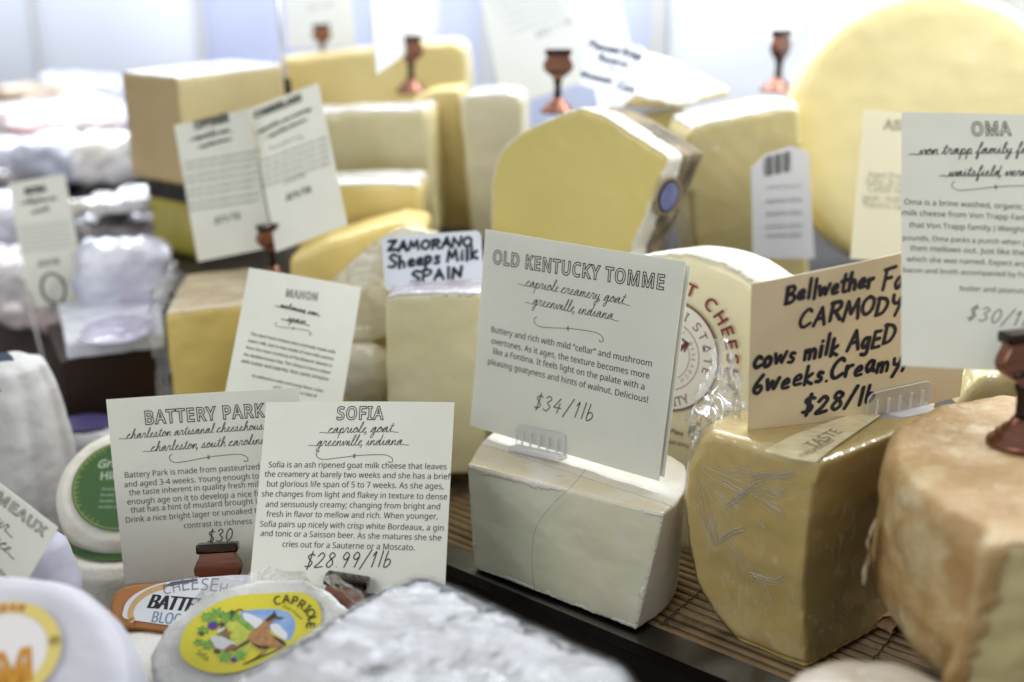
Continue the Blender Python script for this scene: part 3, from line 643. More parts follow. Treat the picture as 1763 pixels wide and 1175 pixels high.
# creases of the tight film over its left face, coloured white as highlights
fP = S(.1, .0290, .06); fM = Matrix((U, Vector((0, 0, 1)), -V)).transposed().to_4x4(); fM.translation = fP; fI = fM.inverted()
fq = lambda x, y: (fI @ onplane(x, y, fP, -V)).to_2d()
rr = random.Random(3); crease = bmesh.new()
def ridge(pts, r):
    pts = [(x, y) for x, y in pts if x < 1392 - 22*math.exp(-((y-960)/90)**2) and y < 1085 and x > 1186 + max(0, y-930)*.62]
    if len(pts) < 4: return
    n_ = len(pts); P3 = [fP + U*fq(x, y).x + Vector((0, 0, 1))*fq(x, y).y - V*(.0001+.0005*rr.random()*0) for x, y in pts]
    add(crease, tube(P3, r*rr.uniform(.8, 1.2), 6))
for k in range(22):                                           # fan out of the gathered corner
    a_ = rr.uniform(-.05, 1.45); r0 = rr.uniform(5, 70); r1 = r0+rr.uniform(25, 130); x0, y0 = 1192+rr.uniform(-3, 10), 796+rr.uniform(-6, 14); c_ = rr.uniform(-.2, .2)
    ridge(smoothpts([(x0+(r0+(r1-r0)*t)*math.cos(a_+c_*t*t), y0+(r0+(r1-r0)*t)*math.sin(a_+c_*t*t)) for t in (0, .25, .5, .75, 1)], 3, closed=False), rr.choice((.00010, .00014, .00022)))
for k in range(12):                                           # long stretch lines down the lower flank
    x0, y0 = rr.uniform(1195, 1300), rr.uniform(900, 985); L = rr.uniform(40, 150); a_ = .75+rr.uniform(-.08, .08)+(y0-940)*.0015
    ridge(smoothpts([(x0+L*t*math.cos(a_+.25*t), y0+L*t*math.sin(a_+.25*t)) for t in (0, .33, .66, 1)], 3, closed=False), rr.choice((.00008, .00012)))
for pts in ([(1292, 820), (1318, 814), (1345, 816), (1366, 811)], [(1298, 845), (1322, 843), (1342, 848), (1350, 841)], [(1316, 860), (1328, 870), (1340, 876), (1347, 884)], [(1305, 893), (1309, 899), (1313, 903), (1316, 905)], [(1290, 985), (1310, 992), (1335, 998), (1346, 991)], [(1250, 868), (1275, 850), (1300, 832), (1318, 826)], [(1236, 930), (1262, 912), (1280, 908)]):
    for dx, dy, r in ((0, 0, .00034), (3, 5, .0002), (-4, 9, .00014)): ridge([(x+dx, y+dy) for x, y in smoothpts(pts, 5, closed=False)], r)
link('film_creases', bm_mesh(crease), film('film_crease', .20, .25, 0, 300, .10), CR, local=False)

# washed rind wheel, cut, front right
co, ro = Vector((.264, .452, 0)), .0955
angs = [math.radians(a) for a in range(214, 60, -6)]
def oring(r, z):
    pts = [Vector((co.x+r*math.cos(a), co.y+r*math.sin(a), z)) for a in angs]
    k = r/ro
    return [Vector((.181+(1-k)*.02-.012*(.13-z)/.07, .386+(1-k)*.05, z))] + pts + [Vector((co.x+.11*k, co.y+.07*k, z)), Vector((co.x+.10*k, .40, z))]
bm = loft([oring(ro*.90, .056), oring(ro*.97, .065), oring(ro*1.0, .082), oring(ro*1.0, .117), oring(ro*.988, .127), oring(ro*.955, .1325)])
OM = lump('round_cheese', 'cut cheese wheel with orange brown washed rind under the bronze card clip', 'cheese', bm, PASTE_OMA, .002, 3, .0019, 40, [('rind', RIND_O, lambda c, nn: not (nn.y < -.70 and c.x > .190-.010*(.13-c.z)/.07+.004*fbm(c, 150, 2)), .0012)], seed=6)
# film lip on its left flank
crumple('rind_fold', OM, lambda u, v: Vector((.1605+.004*v, .452+.012*v, .075+.03*u)), 14, 6, .003, mat('rind_skin', (.60, .46, .30), rough=.3, coat=.8), 4)

# small grey cheese at the very front
lump('round_cheese', 'greyish beige bloomy cheese at the bottom edge in front of the brown wheel', 'cheese', loft([[at(1490, 1330, .455)+Vector((a*math.cos(2*math.pi*k/40), b*math.sin(2*math.pi*k/40), z)) for k in range(40)] for a, b, z in ((.030, .025, -.088), (.038, .033, -.08), (.041, .036, -.05), (.040, .035, .022), (.033, .028, .034), (.02, .017, .0375))]), mat('grey_beige_rind', (.50, .43, .34), (.68, .63, .55), 40, rough=.5, bump=.5, bscale=200, coat=.4, cbump=.4, c3=(.30, .24, .18), s3=50, con3=(.6, .7)), .002, 4, .0015, 50, part='rind', seed=8)

# crumpled brown paper scraps between the wheel and the mat
def scrap(label, px, py, z, L, seed, yaw):
    p0 = onz(px, py, z); d = Vector((math.cos(yaw), math.sin(yaw), 0)); e = Vector((-d.y, d.x, 0))
    t = thing('paper_scrap', label, 'paper scrap', p0)
    crumple('crumpled_sheet', t, lambda u, v: p0 + d*(u-.5)*L + e*(v-.5)*L*.6 + Vector((0, 0, .004+.004*math.sin(u*7))), 10, 8, .004, mat('brown_paper', (.42, .26, .13), (.30, .17, .08), 60, rough=.6), seed)
scrap('crumpled brown paper scrap on the mat beside the orange brown wheel', 1548, 1068, .001, .040, 2, .5)
scrap('darker paper scrap in the gap below the orange brown wheel', 1575, 1085, .004, .034, 6, -.6)

# yellow wedge at left, beige rind on top, in plastic
zt = .105
q = [onz(283, 541, zt), onz(442, 522, zt), onz(436, 462, zt), onz(318, 474, zt)]
MH = lump('cheese_wedge', 'yellow cheese wedge with beige rind top in clear wrap beside the dark tray', 'cheese', loft([[Vector((p.x, p.y, 0)) for p in q], q]), mat('butter_paste', (.74, .58, .19), (.66, .50, .15), 16, rough=.4, sss=.2, coat=.5, cbump=.2, stretch=(1, 1, .4)), .0022, 3, .0006, 60, [('rind', mat('beige_rind', (.62, .52, .37), (.52, .42, .28), 40, rough=.5, coat=.8, cbump=.8, cscale=80), up(.6), .0009)], seed=11)
crumple('wrap_edge', MH, lambda u, v: q[0].lerp(Vector((q[0].x, q[0].y, 0)), u) + Vector((-.010*v, -.004*v, .004*v)), 30, 5, .003, WRAPC, 2)
crumple('wrap_gather', MH, lambda u, v: q[0].lerp(q[3], u) + Vector((-.012+.012*v, .0, .0+.014*math.sin(v*3.1))), 14, 8, .006, WRAPC, 12)

# ------------------------------------------------------------------ cheeses stacked on the upper step
# tan block on a green waxed one, upper left
zt = .253; L0, C_, R0 = onz(208, 125, zt), onz(305, 135, zt), onz(492, 112, zt); Bk = L0+R0-C_
ft = (R0-C_).cross(Vector((0, 0, 1))).normalized()
def pr(pts, z0, z1): return loft([[Vector((p.x, p.y, z0)) for p in pts], [Vector((p.x, p.y, z1)) for p in pts]])
lump('cheese_block', 'big tan cheese block with glossy film top, stacked on a green waxed one', 'cheese', pr([C_, R0, Bk, L0], .166, zt), mat('sand_paste', (.66, .56, .30), (.62, .51, .26), 14, rough=.5, coat=.3, cbump=.1), .003, 2, .0005, 50,
     [('rind', RIND_T, lambda c, nn: nn.z < .6 and nn.dot(ft) < .75, .0006), ('film_cover', FOILTOP, up(.6), .0012)], seed=12)
ins = lambda p: p.lerp((L0+R0)/2, .16)
lump('cheese_block', 'green and yellow waxed cheese block underneath the tan block', 'cheese', pr([ins(C_)+ft*.004, ins(R0), ins(Bk), ins(L0)], .10, .163), mat('olive_paste', (.42, .36, .05), (.34, .28, .04), 30, rough=.4, coat=.4), .003, 2, .0005, 50,
     [('wax_rind', RIND_GREEN, lambda c, nn: nn.dot(ft) > .6, .0008), ('black_band', mat('black_film', (.01, .01, .012), rough=.3), lambda c, nn: c.z > .148 and nn.z < .5, .0013)], seed=13)
film_top = [('film_cover', FOILTOP, up(.6), .0012)]
filmed = film_top + [('plastic_wrap', WRAPB, lambda c, n: n.y < -.5 and n.z < .6, .0009)]
onlyfilm = filmed[1:]
def back(label, pts, ref, yaw, thick, m, name='cheese_block', skins=film_top, seed=1, el=0, **kw):
    return lump(name, label, 'cheese', extr(pts, at(*ref), tn(yaw, el), thick), m, .003, 3, .0006, 45, skins, seed=seed, **kw)
back('long yellow cheese slab at the back below the small white card', [(478, 102), (600, 90), (720, 77), (780, 72), (800, 84), (806, 125), (808, 330), (478, 330)], (640, 120, 1.10), -.05, .07, mat('gold_paste', (.84, .71, .35), (.79, .64, .28), 12, rough=.4, coat=.4, sss=.2), seed=14, skins=[])
back('straw yellow block with film top behind the two tilted cards', [(498, 196), (735, 188), (752, 408), (498, 408)], (620, 290, .96), -.12, .05, PASTE_P, seed=15, skins=filmed)
back('narrow yellow wedge on edge between the straw block and the pale wrapped piece', [(708, 172), (735, 158), (792, 152), (818, 400), (708, 400)], (760, 280, 1.005), -.1, .05, PASTE_Y, 'cheese_wedge', seed=16, skins=onlyfilm)
back('pale glossy wrapped cheese piece left of the large yellow wedge', [(790, 180), (805, 165), (866, 160), (900, 170), (905, 420), (812, 420)], (840, 290, .96), -.1, .06, PASTE_C, 'cheese_wedge', seed=17, skins=filmed)
back('low yellow disc with shiny film top beside the tilted cards', [(498, 326), (600, 317), (712, 316), (724, 325), (724, 430), (498, 430)], (610, 370, .885), -.05, .055, mat('corn_paste', (.78, .66, .30), (.72, .58, .25), 18, rough=.4, coat=.4, sss=.2), 'round_cheese', seed=18)
back('deep yellow wedge leaning behind the wrapped pale piece', [(498, 446), (560, 418), (690, 382), (735, 392), (738, 640), (498, 640)], (600, 470, .84), 0, .05, PASTE_Y, 'cheese_wedge', seed=19, skins=[])
back('pale wrapped half wheel leaning left of the white handwritten tag', [(548, 505), (580, 470), (640, 415), (690, 388), (735, 396), (745, 430), (742, 560), (640, 592), (560, 588)], (640, 500, .80), -.25, .035, mat('wrapped_straw_rind', (.70, .60, .33), (.80, .75, .56), 34, rough=.4, coat=1, cbump=.8, cscale=60, contrast=(.45, .6)), 'round_cheese', seed=20, skins=onlyfilm, el=.25, part='rind')
lump('cheese_ball', 'small pale wrapped cheese ball between the blurred card and the ivory block', 'cheese', loft([[at(632, 640, .785)+Vector((r*math.cos(2*math.pi*k/32), r*math.sin(2*math.pi*k/32), z)) for k in range(32)] for r, z in ((.006, -.021), (.016, -.018), (.022, -.008), (.0235, .002), (.018, .013), (.008, .02))]), mat('wrapped_white_rind', (.74, .69, .56), (.66, .58, .40), 30, rough=.35, coat=1, cbump=1, cscale=90), .002, 3, .0016, 45, part='rind', seed=21)
back('yellow cheese piece under the small wrapped ball', [(560, 668), (672, 660), (672, 990), (560, 990)], (620, 700, .79), 0, .05, PASTE_Y, 'cheese_piece', seed=22, skins=[])
# large yellow wedge, centre
n0 = tn(-.52, .10); P0 = at(1000, 320, .80)
LW = lump('cheese_wedge', 'large smooth yellow wedge with grey natural rind and blue oval label, back centre', 'cheese', extr([(846, 320), (852, 285), (866, 256), (900, 228), (968, 196), (1000, 187), (1040, 199), (1100, 238), (1152, 272), (1118, 355), (1085, 432), (1080, 560), (846, 560)], P0, n0, .066), mat('wedge_paste', (.66, .555, .19), (.62, .515, .165), 10, rough=.38, sss=.3, coat=.45, cbump=.1, cscale=30), .0022, 3, .0005, 50,
     [('rind', RIND_N, lambda c, nn: nn.dot(n0) < .45 and nn.x > .2 and (c-P0).dot(n0) < -.027+.004*fbm(c, 120, 2), .0010), ('rind_edge', mat('cream_rind_edge', (.82, .80, .70), (.76, .70, .54), 60, rough=.4, coat=.8, cbump=.6), lambda c, nn: nn.dot(n0) < .6 and not (nn.x > .2 and (c-P0).dot(n0) < -.027+.004*fbm(c, 120, 2)), .0008)], seed=23)
nl = (onplane(1085, 432, P0, n0)-onplane(1152, 272, P0, n0)).cross(n0).normalized()
if nl.x < 0: nl = -nl
pl = onplane(1118, 355, P0, n0) + nl*.0026
def ell(cx, cy, a, b, rot=0, n=32): return [(cx+a*math.cos(k*2*math.pi/n)*math.cos(rot)-b*math.sin(k*2*math.pi/n)*math.sin(rot), cy+a*math.cos(k*2*math.pi/n)*math.sin(rot)+b*math.sin(k*2*math.pi/n)*math.cos(rot)) for k in range(n)]
for nm, a, b, m, lf in (('oval_label', 17, 31, mat('tan_label', (.36, .27, .15), rough=.5), .0004), ('label_ring', 14, 27, INK, .0007), ('label_field', 11, 23, mat('blue_label', (.12, .13, .34), (.26, .27, .42), 120, rough=.5), .001)):
    decal(nm, ell(1150, 338, a*1.25, b*1.1, .3), pl, nl, m, LW, lf)
back('pale yellow cheese block behind the large wedge, under a bright white wedge', [(1030, 205), (1180, 190), (1192, 330), (1030, 330)], (1110, 250, 1.0), 0, .06, PASTE_P, seed=24)
lump('cheese_wedge', 'cheese wedge with its lit top painted white, lying behind the small handwritten tag', 'cheese', loft([[at(x, y, d) for x, y, d in ((1050, 186, .97), (1170, 187, .95), (1256, 165, .95), (1180, 150, 1.05), (1070, 150, 1.08))], [at(x, y, d) for x, y, d in ((1052, 150, .97), (1172, 178, .95), (1256, 153, .95), (1150, 100, 1.05), (1085, 82, 1.08))]]), mat('lemon_paste', (.74, .58, .20), (.68, .52, .16), 20, rough=.4, coat=.4), .003, 3, .0006, 50, [('rind', RIND_W, up(.35), .001)], seed=25)  # the rind here is a white skin painting the brightly lit sloping top
YW = back('yellow wrapped cheese wedge with white barcode label below the big wheel', [(1180, 240), (1192, 218), (1250, 203), (1378, 180), (1400, 560), (1215, 560), (1190, 380)], (1280, 320, .89), .12, .06, mat('wrapped_yellow_paste', (.83, .71, .32), (.76, .63, .26), 24, rough=.4, sss=.2, coat=1, cbump=.5, cscale=50), 'cheese_wedge', seed=26, skins=filmed)
pY, nY = at(1340, 350, .868), tn(.3, 0)
BL_ = decal('barcode_label', [(1293, 290), (1318, 266), (1362, 252), (1392, 262), (1402, 445), (1296, 445)], pY, nY, mat('label_white', (.66, .66, .70), rough=.4, coat=.6, cbump=.6, cscale=60), YW, .0003, .0003)
i = Ink(); Mb = Matrix.Translation(pY+nY*.0006) @ Matrix((Vector((nY.y, -nY.x, 0))*-1, Vector((0, 0, 1)), nY)).transposed().to_4x4(); Mi = Mb.inverted()
b2 = lambda x, y: (Mi @ onplane(x, y, pY, nY)).to_2d()
for k in range(10): i.ribbon([b2(1315+k*5, 272-k*1.2), b2(1315+k*5, 303-k)], .0007+.0006*((k*7) % 3), 0)
i.obj('barcode', INK, BL_, YW.matrix_basis.inverted() @ Mb); i = Ink()
for y in (325, 350, 372, 394, 410): i.line('WRAPPED CHEESE NET WT'[:(21 if y % 2 else 15)], b2(1318, y), b2(1380, y-3), z=0)
i.obj('label_print', INKS, BL_, YW.matrix_basis.inverted() @ Mb)
# big standing wheel upper right
cw = at(1603, 232, .90); Rw = .1135
bm = lathe([(.0005, 0), (Rw-.02, 0), (Rw-.008, .0015), (Rw-.002, .006), (Rw, .013), (Rw, .038), (Rw-.006, .046), (.0005, .05)], 96)
zb = -tn(-.10, .16); xa = Vector((0, 0, 1)).cross(zb).normalized(); ya = zb.cross(xa)
bm.transform(Matrix.Translation(cw) @ Matrix((xa, ya, zb)).transposed().to_4x4())
lump('round_cheese', 'huge round pale yellow wheel standing upright in the upper right', 'cheese', bm, mat('wheel_wax', (.79, .695, .38), (.75, .645, .33), 9, rough=.38, sss=.45, coat=.5, cbump=.12, cscale=25, c3=(.79, .72, .46), s3=16, con3=(.58, .68)), .003, 2, .001, 22, seed=27, part='rind')
back('green tinged yellow wrapped cheese tucked below the card on the far right', [(1640, 705), (1690, 650), (1763, 634), (1860, 640), (1860, 800), (1640, 800)], (1720, 690, .66), 0, .05, mat('wrapped_olive_paste', (.58, .48, .17), (.70, .62, .34), 40, rough=.4, coat=1, cbump=.8, cscale=80), 'cheese_piece', seed=28, skins=onlyfilm)
# ------------------------------------------------------------------ front row, on the lower shelf
# ash log bottom centre
zl = .0735
top = [(688, 1000), (700, 990), (722, 985), (748, 990), (1000, 1108), (1085, 1150), (1112, 1185), (1125, 1300), (300, 1300), (398, 1165), (560, 1065), (655, 1008)]
tp = [onz(x, y, zl) for x, y in top]; cc = sum(tp, Vector())/len(tp)
def lring(f, z): return [Vector((cc.x+(p.x-cc.x)*f, cc.y+(p.y-cc.y)*f, z)) for p in tp]
def edge_dist(c):
    m = 9.
    for a, b in zip(tp[:8], tp[1:9]):
        ab = (b-a).to_2d(); t_ = max(0, min(1, (c-a).to_2d().dot(ab)/ab.length_squared)); m = min(m, ((c-a).to_2d()-ab*t_).length)
    for a, b in ((tp[9], tp[10]), (tp[10], tp[11]), (tp[11], tp[0])):
        ab = (b-a).to_2d(); t_ = max(0, min(1, (c-a).to_2d().dot(ab)/ab.length_squared)); m = min(m, ((c-a).to_2d()-ab*t_).length)
    return m
LG = lump('cheese_log', 'white bloomy cheese slab with ash grey edges, bottom centre before the rail', 'cheese', loft([lring(1.0, -.039), lring(1.03, .0), lring(1.03, .055), lring(1.012, .0635), lring(.985, .0695), lring(.955, zl)]), RIND_L, .002, 4, .0008, 30, [('ash_edge', RIND_A, lambda c, nn: nn.z < .5 or edge_dist(c) < .0068+.0050*fbm(c, 90, 4)+.006*max(0, min(1, (c.x-.06)/.05)), .0003), ('plastic_wrap', WRAPL, lambda c, nn: nn.z > .3, .0018)], seed=31, part='rind')
i = Ink(); rr = random.Random(5); lI = LG.matrix_basis.inverted()
for k in range(70):
    x, y = rr.uniform(520, 1040), rr.uniform(1020, 1170); L = rr.uniform(5, 24)
    a_, b_ = lI @ onz(x, y, zl+.001), lI @ onz(x+L, y-L*.55, zl+.001)
    if min(edge_dist(onz(x, y, zl)), edge_dist(onz(x+L, y-L*.55, zl))) > .012 and x > 900-(y-1000)*2.2 and y > 1000+(x-745)*.46: i.ribbon([a_.lerp(b_, t) for t in (0, .5, 1)], rr.choice((.0005, .0008, .0012)), b_.z+rr.uniform(0, .0002))
for x, y, r in ((640, 1152, .0034), (655, 1150, .0022), (528, 1120, .0018), (500, 1130, .0015)): c_ = lI @ onz(x, y, zl+.001); i.poly([(c_.x+r*1.5*math.cos(k*.63), c_.y+.7*r*math.sin(k*.63)) for k in range(10)], c_.z+.0004)
i.obj('ash_streaks', mat('ash_streak', (.12, .12, .12), (.24, .22, .18), 90, rough=.6), LG)
# soft cheese with yellow goat label
ns_ = tn(.05, math.radians(46)); Ps = at(435, 1085, .555)
body_px = [(256, 1128), (290, 1075), (342, 1030), (400, 1008), (470, 994), (520, 996), (568, 1018), (604, 1052), (640, 1110), (560, 1200), (420, 1250), (300, 1230), (262, 1180)]
SF = lump('soft_cheese', 'wrapped white cheese with bright yellow goat picture label at the bottom', 'cheese', extr(body_px, Ps, ns_, .055, .92), mat('grey_white_rind', (.72, .72, .70), (.52, .51, .46), 26, rough=.5, bump=.5, bscale=160, coat=.6, cbump=.6, cscale=70, contrast=(.5, .72)), .0018, 5, .0011, 50, seed=32, part='rind')
fold = lambda u, v: onplane(330+250*u, 1040-46*math.sin(u*math.pi)*(.55+.75*v)-8*u, Ps, ns_) + ns_*(.006*math.sin(u*11)*v - .006*(1-v))
crumple('plastic_wrap', SF, fold, 40, 8, .0035, WRAPC, 4)
crumple('plastic_wrap', SF, lambda u, v: onplane(555+85*u, 1005+55*u-28*v*math.sin(u*3.1), Ps, ns_) + ns_*(.004+.008*v), 14, 8, .003, WRAP, 14)
ex = (Vector((1, 0, 0))-ns_*ns_.x).normalized(); ey = ns_.cross(ex)
Ms = Matrix((ex, ey, ns_)).transposed().to_4x4(); Ms.translation = Ps+ns_*.0016; Mi = Ms.inverted(); Ml = SF.matrix_basis.inverted() @ Ms
def q2(x, y): return (Mi @ onplane(230+x*.2212, 980+y*.2212, Ms.translation, ns_)).to_2d()
LAY = [0]
GL = [SF]
def shape(name, pts, m, sm=True):
    LAY[0] += 1; i = Ink(); p = smoothpts(pts, 5) if sm else pts
    i.poly([q2(x, y) for x, y in p], LAY[0]*.00007); return i.obj(name, m, GL[0], Ml)
def clr(name, c, **k): return mat(name, c, rough=.35, coat=.5, **k)
egg = [(362, 640), (365, 560), (400, 470), (470, 385), (600, 290), (750, 225), (900, 198), (1100, 188), (1250, 180), (1350, 200), (1430, 260), (1458, 340), (1452, 430), (1390, 510), (1200, 620), (1000, 725), (850, 790), (700, 812), (590, 805), (480, 765), (395, 705)]
GL[0] = shape('goat_label', egg, clr('label_yellow', (.74, .66, .03)))
shape('label_sky', [(835, 335), (930, 318), (1060, 312), (1160, 322), (1225, 355), (1258, 420), (1250, 490), (1200, 560), (1100, 500), (1000, 440), (930, 480), (860, 410)], clr('label_blue', (.20, .38, .74), c2=(.34, .5, .82), scale=200))
def group(name, plys, m):
    LAY[0] += 1; i = Ink()
    for p in plys: i.poly([q2(x, y) for x, y in smoothpts(p, 4)], LAY[0]*.00007)
    return i.obj(name, m, GL[0], Ml)
group('label_clouds', [[(850, 345), (905, 350), (960, 375), (1005, 400), (1000, 440), (950, 465), (900, 420), (862, 390)], [(1058, 438), (1100, 425), (1140, 440), (1165, 475), (1195, 505), (1185, 550), (1140, 530), (1085, 490)]], clr('label_cloud', (.80, .82, .88)))
group('label_meadow', [[(720, 420), (800, 375), (860, 410), (930, 470), (935, 560), (900, 640), (850, 700), (740, 650), (690, 560)]], clr('label_meadow', (.66, .66, .08), c2=(.45, .56, .06), scale=260))
group('label_grass', [[(798, 335), (850, 385), (905, 425), (945, 465), (905, 482), (850, 440), (805, 400)], [(655, 500), (700, 515), (690, 560), (650, 545)]], clr('label_green', (.12, .30, .04), c2=(.3, .5, .08), scale=300))
def leaf(cx, cy, r, k=7, ph=0): return [(cx+r*(1.0 if j % 2 else .62)*math.cos(ph+j*math.pi/k), cy+.8*r*(1.0 if j % 2 else .62)*math.sin(ph+j*math.pi/k)) for j in range(2*k)]
group('label_leaves', [leaf(575, 375, 58), leaf(650, 345, 62, 6, .4), leaf(725, 375, 66, 7, .2), leaf(780, 382, 45), leaf(540, 480, 52, 6), leaf(505, 572, 42, 5), leaf(580, 592, 58, 7), leaf(715, 682, 66, 7), leaf(825, 672, 62, 6, .3), leaf(640, 420, 40)], clr('label_leaf', (.10, .30, .03), c2=(.24, .48, .07), scale=420))
group('label_leaf_shade', [leaf(770, 340, 30, 5), leaf(690, 435, 32, 5), leaf(650, 640, 34, 6), leaf(530, 505, 26, 5)], clr('label_leaf_dark', (.03, .07, .015)))
group('label_grapes', [leaf(618, 442, 52, 9), leaf(780, 709, 30, 8)], clr('label_purple', (.09, .02, .28)))
group('kid_goat', [[(602, 530), (650, 522), (720, 540), (748, 560), (803, 580), (780, 602), (705, 628), (650, 618), (620, 580)], [(650, 490), (690, 462), (715, 455), (700, 490), (670, 500)]], clr('label_white', (.84, .84, .84)))
group('kid_goat_head', [[(662, 505), (700, 480), (722, 458), (740, 488), (774, 492), (748, 510), (752, 548), (720, 540), (692, 515)], [(760, 590), (800, 600), (760, 640), (700, 640)]], clr('label_brown', (.26, .13, .05)))
group('goat', [[(1085, 350), (1092, 330), (1108, 352), (1120, 374), (1173, 378), (1135, 393), (1100, 392), (1062, 432), (1052, 478), (1082, 520), (1160, 558), (1188, 590), (1170, 606), (1095, 612), (1042, 622), (1012, 660), (985, 682), (992, 640), (930, 592), (915, 566), (872, 590), (775, 640), (795, 612), (880, 552), (900, 508), (962, 460), (1012, 412), (1032, 385), (1062, 366)]], clr('label_goat', (.36, .16, .05), c2=(.50, .27, .10), scale=380))
group('goat_shadow', [[(918, 572), (960, 590), (1010, 602), (1060, 600), (1030, 626), (965, 612)], [(1085, 350), (1092, 330), (1108, 352), (1122, 376), (1172, 380), (1135, 392), (1098, 385), (1050, 412), (1030, 404), (1060, 372)], [(775, 640), (792, 620), (880, 566), (905, 566), (830, 612)], [(1082, 520), (1160, 558), (1188, 590), (1172, 598), (1120, 560)]], clr('label_dark', (.035, .02, .012)))
LAY[0] += 1; i = Ink()
for st in ([(858, 742), (980, 690), (1090, 646), (1150, 610)], [(900, 728), (960, 690), (985, 668)], [(800, 335), (820, 318), (850, 325)]): i.ribbon([q2(x, y) for x, y in smoothpts([(a, b) for a, b in st], 4, closed=False)], .0006, LAY[0]*.00007)
for ch, x, y, r in (('C', 1118, 248, 14), ('A', 1188, 236, 2), ('P', 1256, 248, -14), ('R', 1312, 278, -30), ('I', 1352, 310, -42), ('O', 1378, 345, -56), ('L', 1392, 395, -72), ('E', 1378, 442, -88)):
    g = glyphs(ch, font=True, offset=.012); wd = g[0][:, 0].max(); r = math.radians(r); c = q2(x, y); h_ = .0072
    i.put([(c.x+((X-wd/2)*math.cos(r)-(Y-CAPH/2)*math.sin(r))*h_, c.y+((X-wd/2)*math.sin(r)+(Y-CAPH/2)*math.cos(r))*h_, LAY[0]*.00007) for X, Y, Z in g[0]], g[1])
i.line('Goat', q2(1158, 300), q2(1222, 328), z=LAY[0]*.00007, shear=.2); i.line('Cheese', q2(1226, 332), q2(1302, 398), z=LAY[0]*.00007, shear=.2)
i.line('Sofia', q2(488, 662), q2(570, 718), z=LAY[0]*.00007, k=1.2)
i.obj('label_lettering', INK, GL[0], Ml)
# second soft cheese with the orange and white label
nb = tn(.1, math.radians(52)); Pb = at(310, 1040, .60)
BT = lump('soft_cheese', 'orange and white labelled cheese below the left printed card', 'cheese', extr([(186, 1040), (196, 1018), (222, 1006), (330, 996), (440, 990), (470, 1040), (420, 1085), (300, 1088), (210, 1076), (190, 1062)], Pb, nb, .04, .95), mat('orange_paper', (.47, .20, .06), (.43, .17, .05), 30, rough=.5), .002, 3, .0003, 40, seed=33, part='wrapper')
ex = (Vector((1, 0, 0))-nb*nb.x).normalized(); ey = nb.cross(ex); Mb_ = Matrix((ex, ey, nb)).transposed().to_4x4(); Mb_.translation = Pb+nb*.0009; Mbi = Mb_.inverted(); Mlb = BT.matrix_basis.inverted() @ Mb_
def qb(x, y): return (Mbi @ onplane(x*.3405, 775+y*.3405, Mb_.translation, nb)).to_2d()
oval = [(628, 850), (625, 810), (645, 765), (700, 720), (790, 682), (900, 660), (1040, 645), (1300, 640), (1330, 760), (1250, 900), (900, 890), (720, 868)]
i = Ink(); i.poly([qb(x, y) for x, y in smoothpts(oval, 4)], .0003); WL = i.obj('white_label', mat('label_paper_white', (.70, .72, .78), rough=.4), BT, Mlb)
i = Ink(); i.ribbon([qb(x, y) for x, y in smoothpts([(668, 862), (660, 822), (690, 765), (755, 718), (835, 690)], 5, closed=False)], .0030, .0004); i.obj('label_border', mat('label_tan', (.58, .36, .16), rough=.5), WL, Mlb)
i = Ink(); i.line('BATTERY PARK', qb(742, 800), qb(1290, 846), z=.0004, k=1.3, bold=.0004, shear=.25); i.obj('bold_lettering', INK, WL, Mlb)
i = Ink(); i.line('BLOOMY RIND', qb(765, 872), qb(1150, 906), z=.0004, k=1.4, bold=.0001); i.obj('blue_lettering', mat('label_steel_blue', (.16, .25, .36), rough=.5), WL, Mlb)
i = Ink()
for k, ch in enumerate('CHEESEHOUSE'):
    a = Vector(qb(832+k*46, 738-28*math.sin((k+.3)*.42))); b = Vector(qb(868+k*46, 734-28*math.sin((k+.9)*.42))); i.line(ch, a, b, z=.0004, k=1.1 if ch != 'I' else 1)
i.obj('grey_lettering', mat('label_grey', (.22, .24, .28), rough=.5), WL, Mlb)
i = Ink(); i.poly([qb(x, y) for x, y in ((830, 692), (870, 668), (930, 660), (1000, 652), (1000, 664), (930, 676), (870, 690))], .00045); i.obj('label_emblem', mat('label_charcoal', (.10, .10, .14), rough=.5), WL, Mlb)
# bloomy white cheese between them
def dome(c, a, b, prof, yaw=0, n=44):
    return loft([[c + Vector((a*f*math.cos(2*math.pi*k/n)*math.cos(yaw)-b*f*math.sin(2*math.pi*k/n)*math.sin(yaw), a*f*math.cos(2*math.pi*k/n)*math.sin(yaw)+b*f*math.sin(2*math.pi*k/n)*math.cos(yaw), z)) for k in range(n)] for f, z in prof])
lump('soft_cheese', 'plain white bloomy cheese with tan specks left of the goat label cheese', 'cheese', dome(at(215, 1120, .56)+Vector((0, 0, 0)), .050, .042, [(.85, -.064), (1, -.055), (1, -.024), (.93, -.014), (.7, -.0105)]), mat('speckled_bloom', (.82, .81, .79), (.76, .74, .70), 30, rough=.6, bump=.5, bscale=160, c3=(.45, .32, .16), s3=70, con3=(.63, .70)), .002, 4, .0015, 40, part='rind', seed=34)
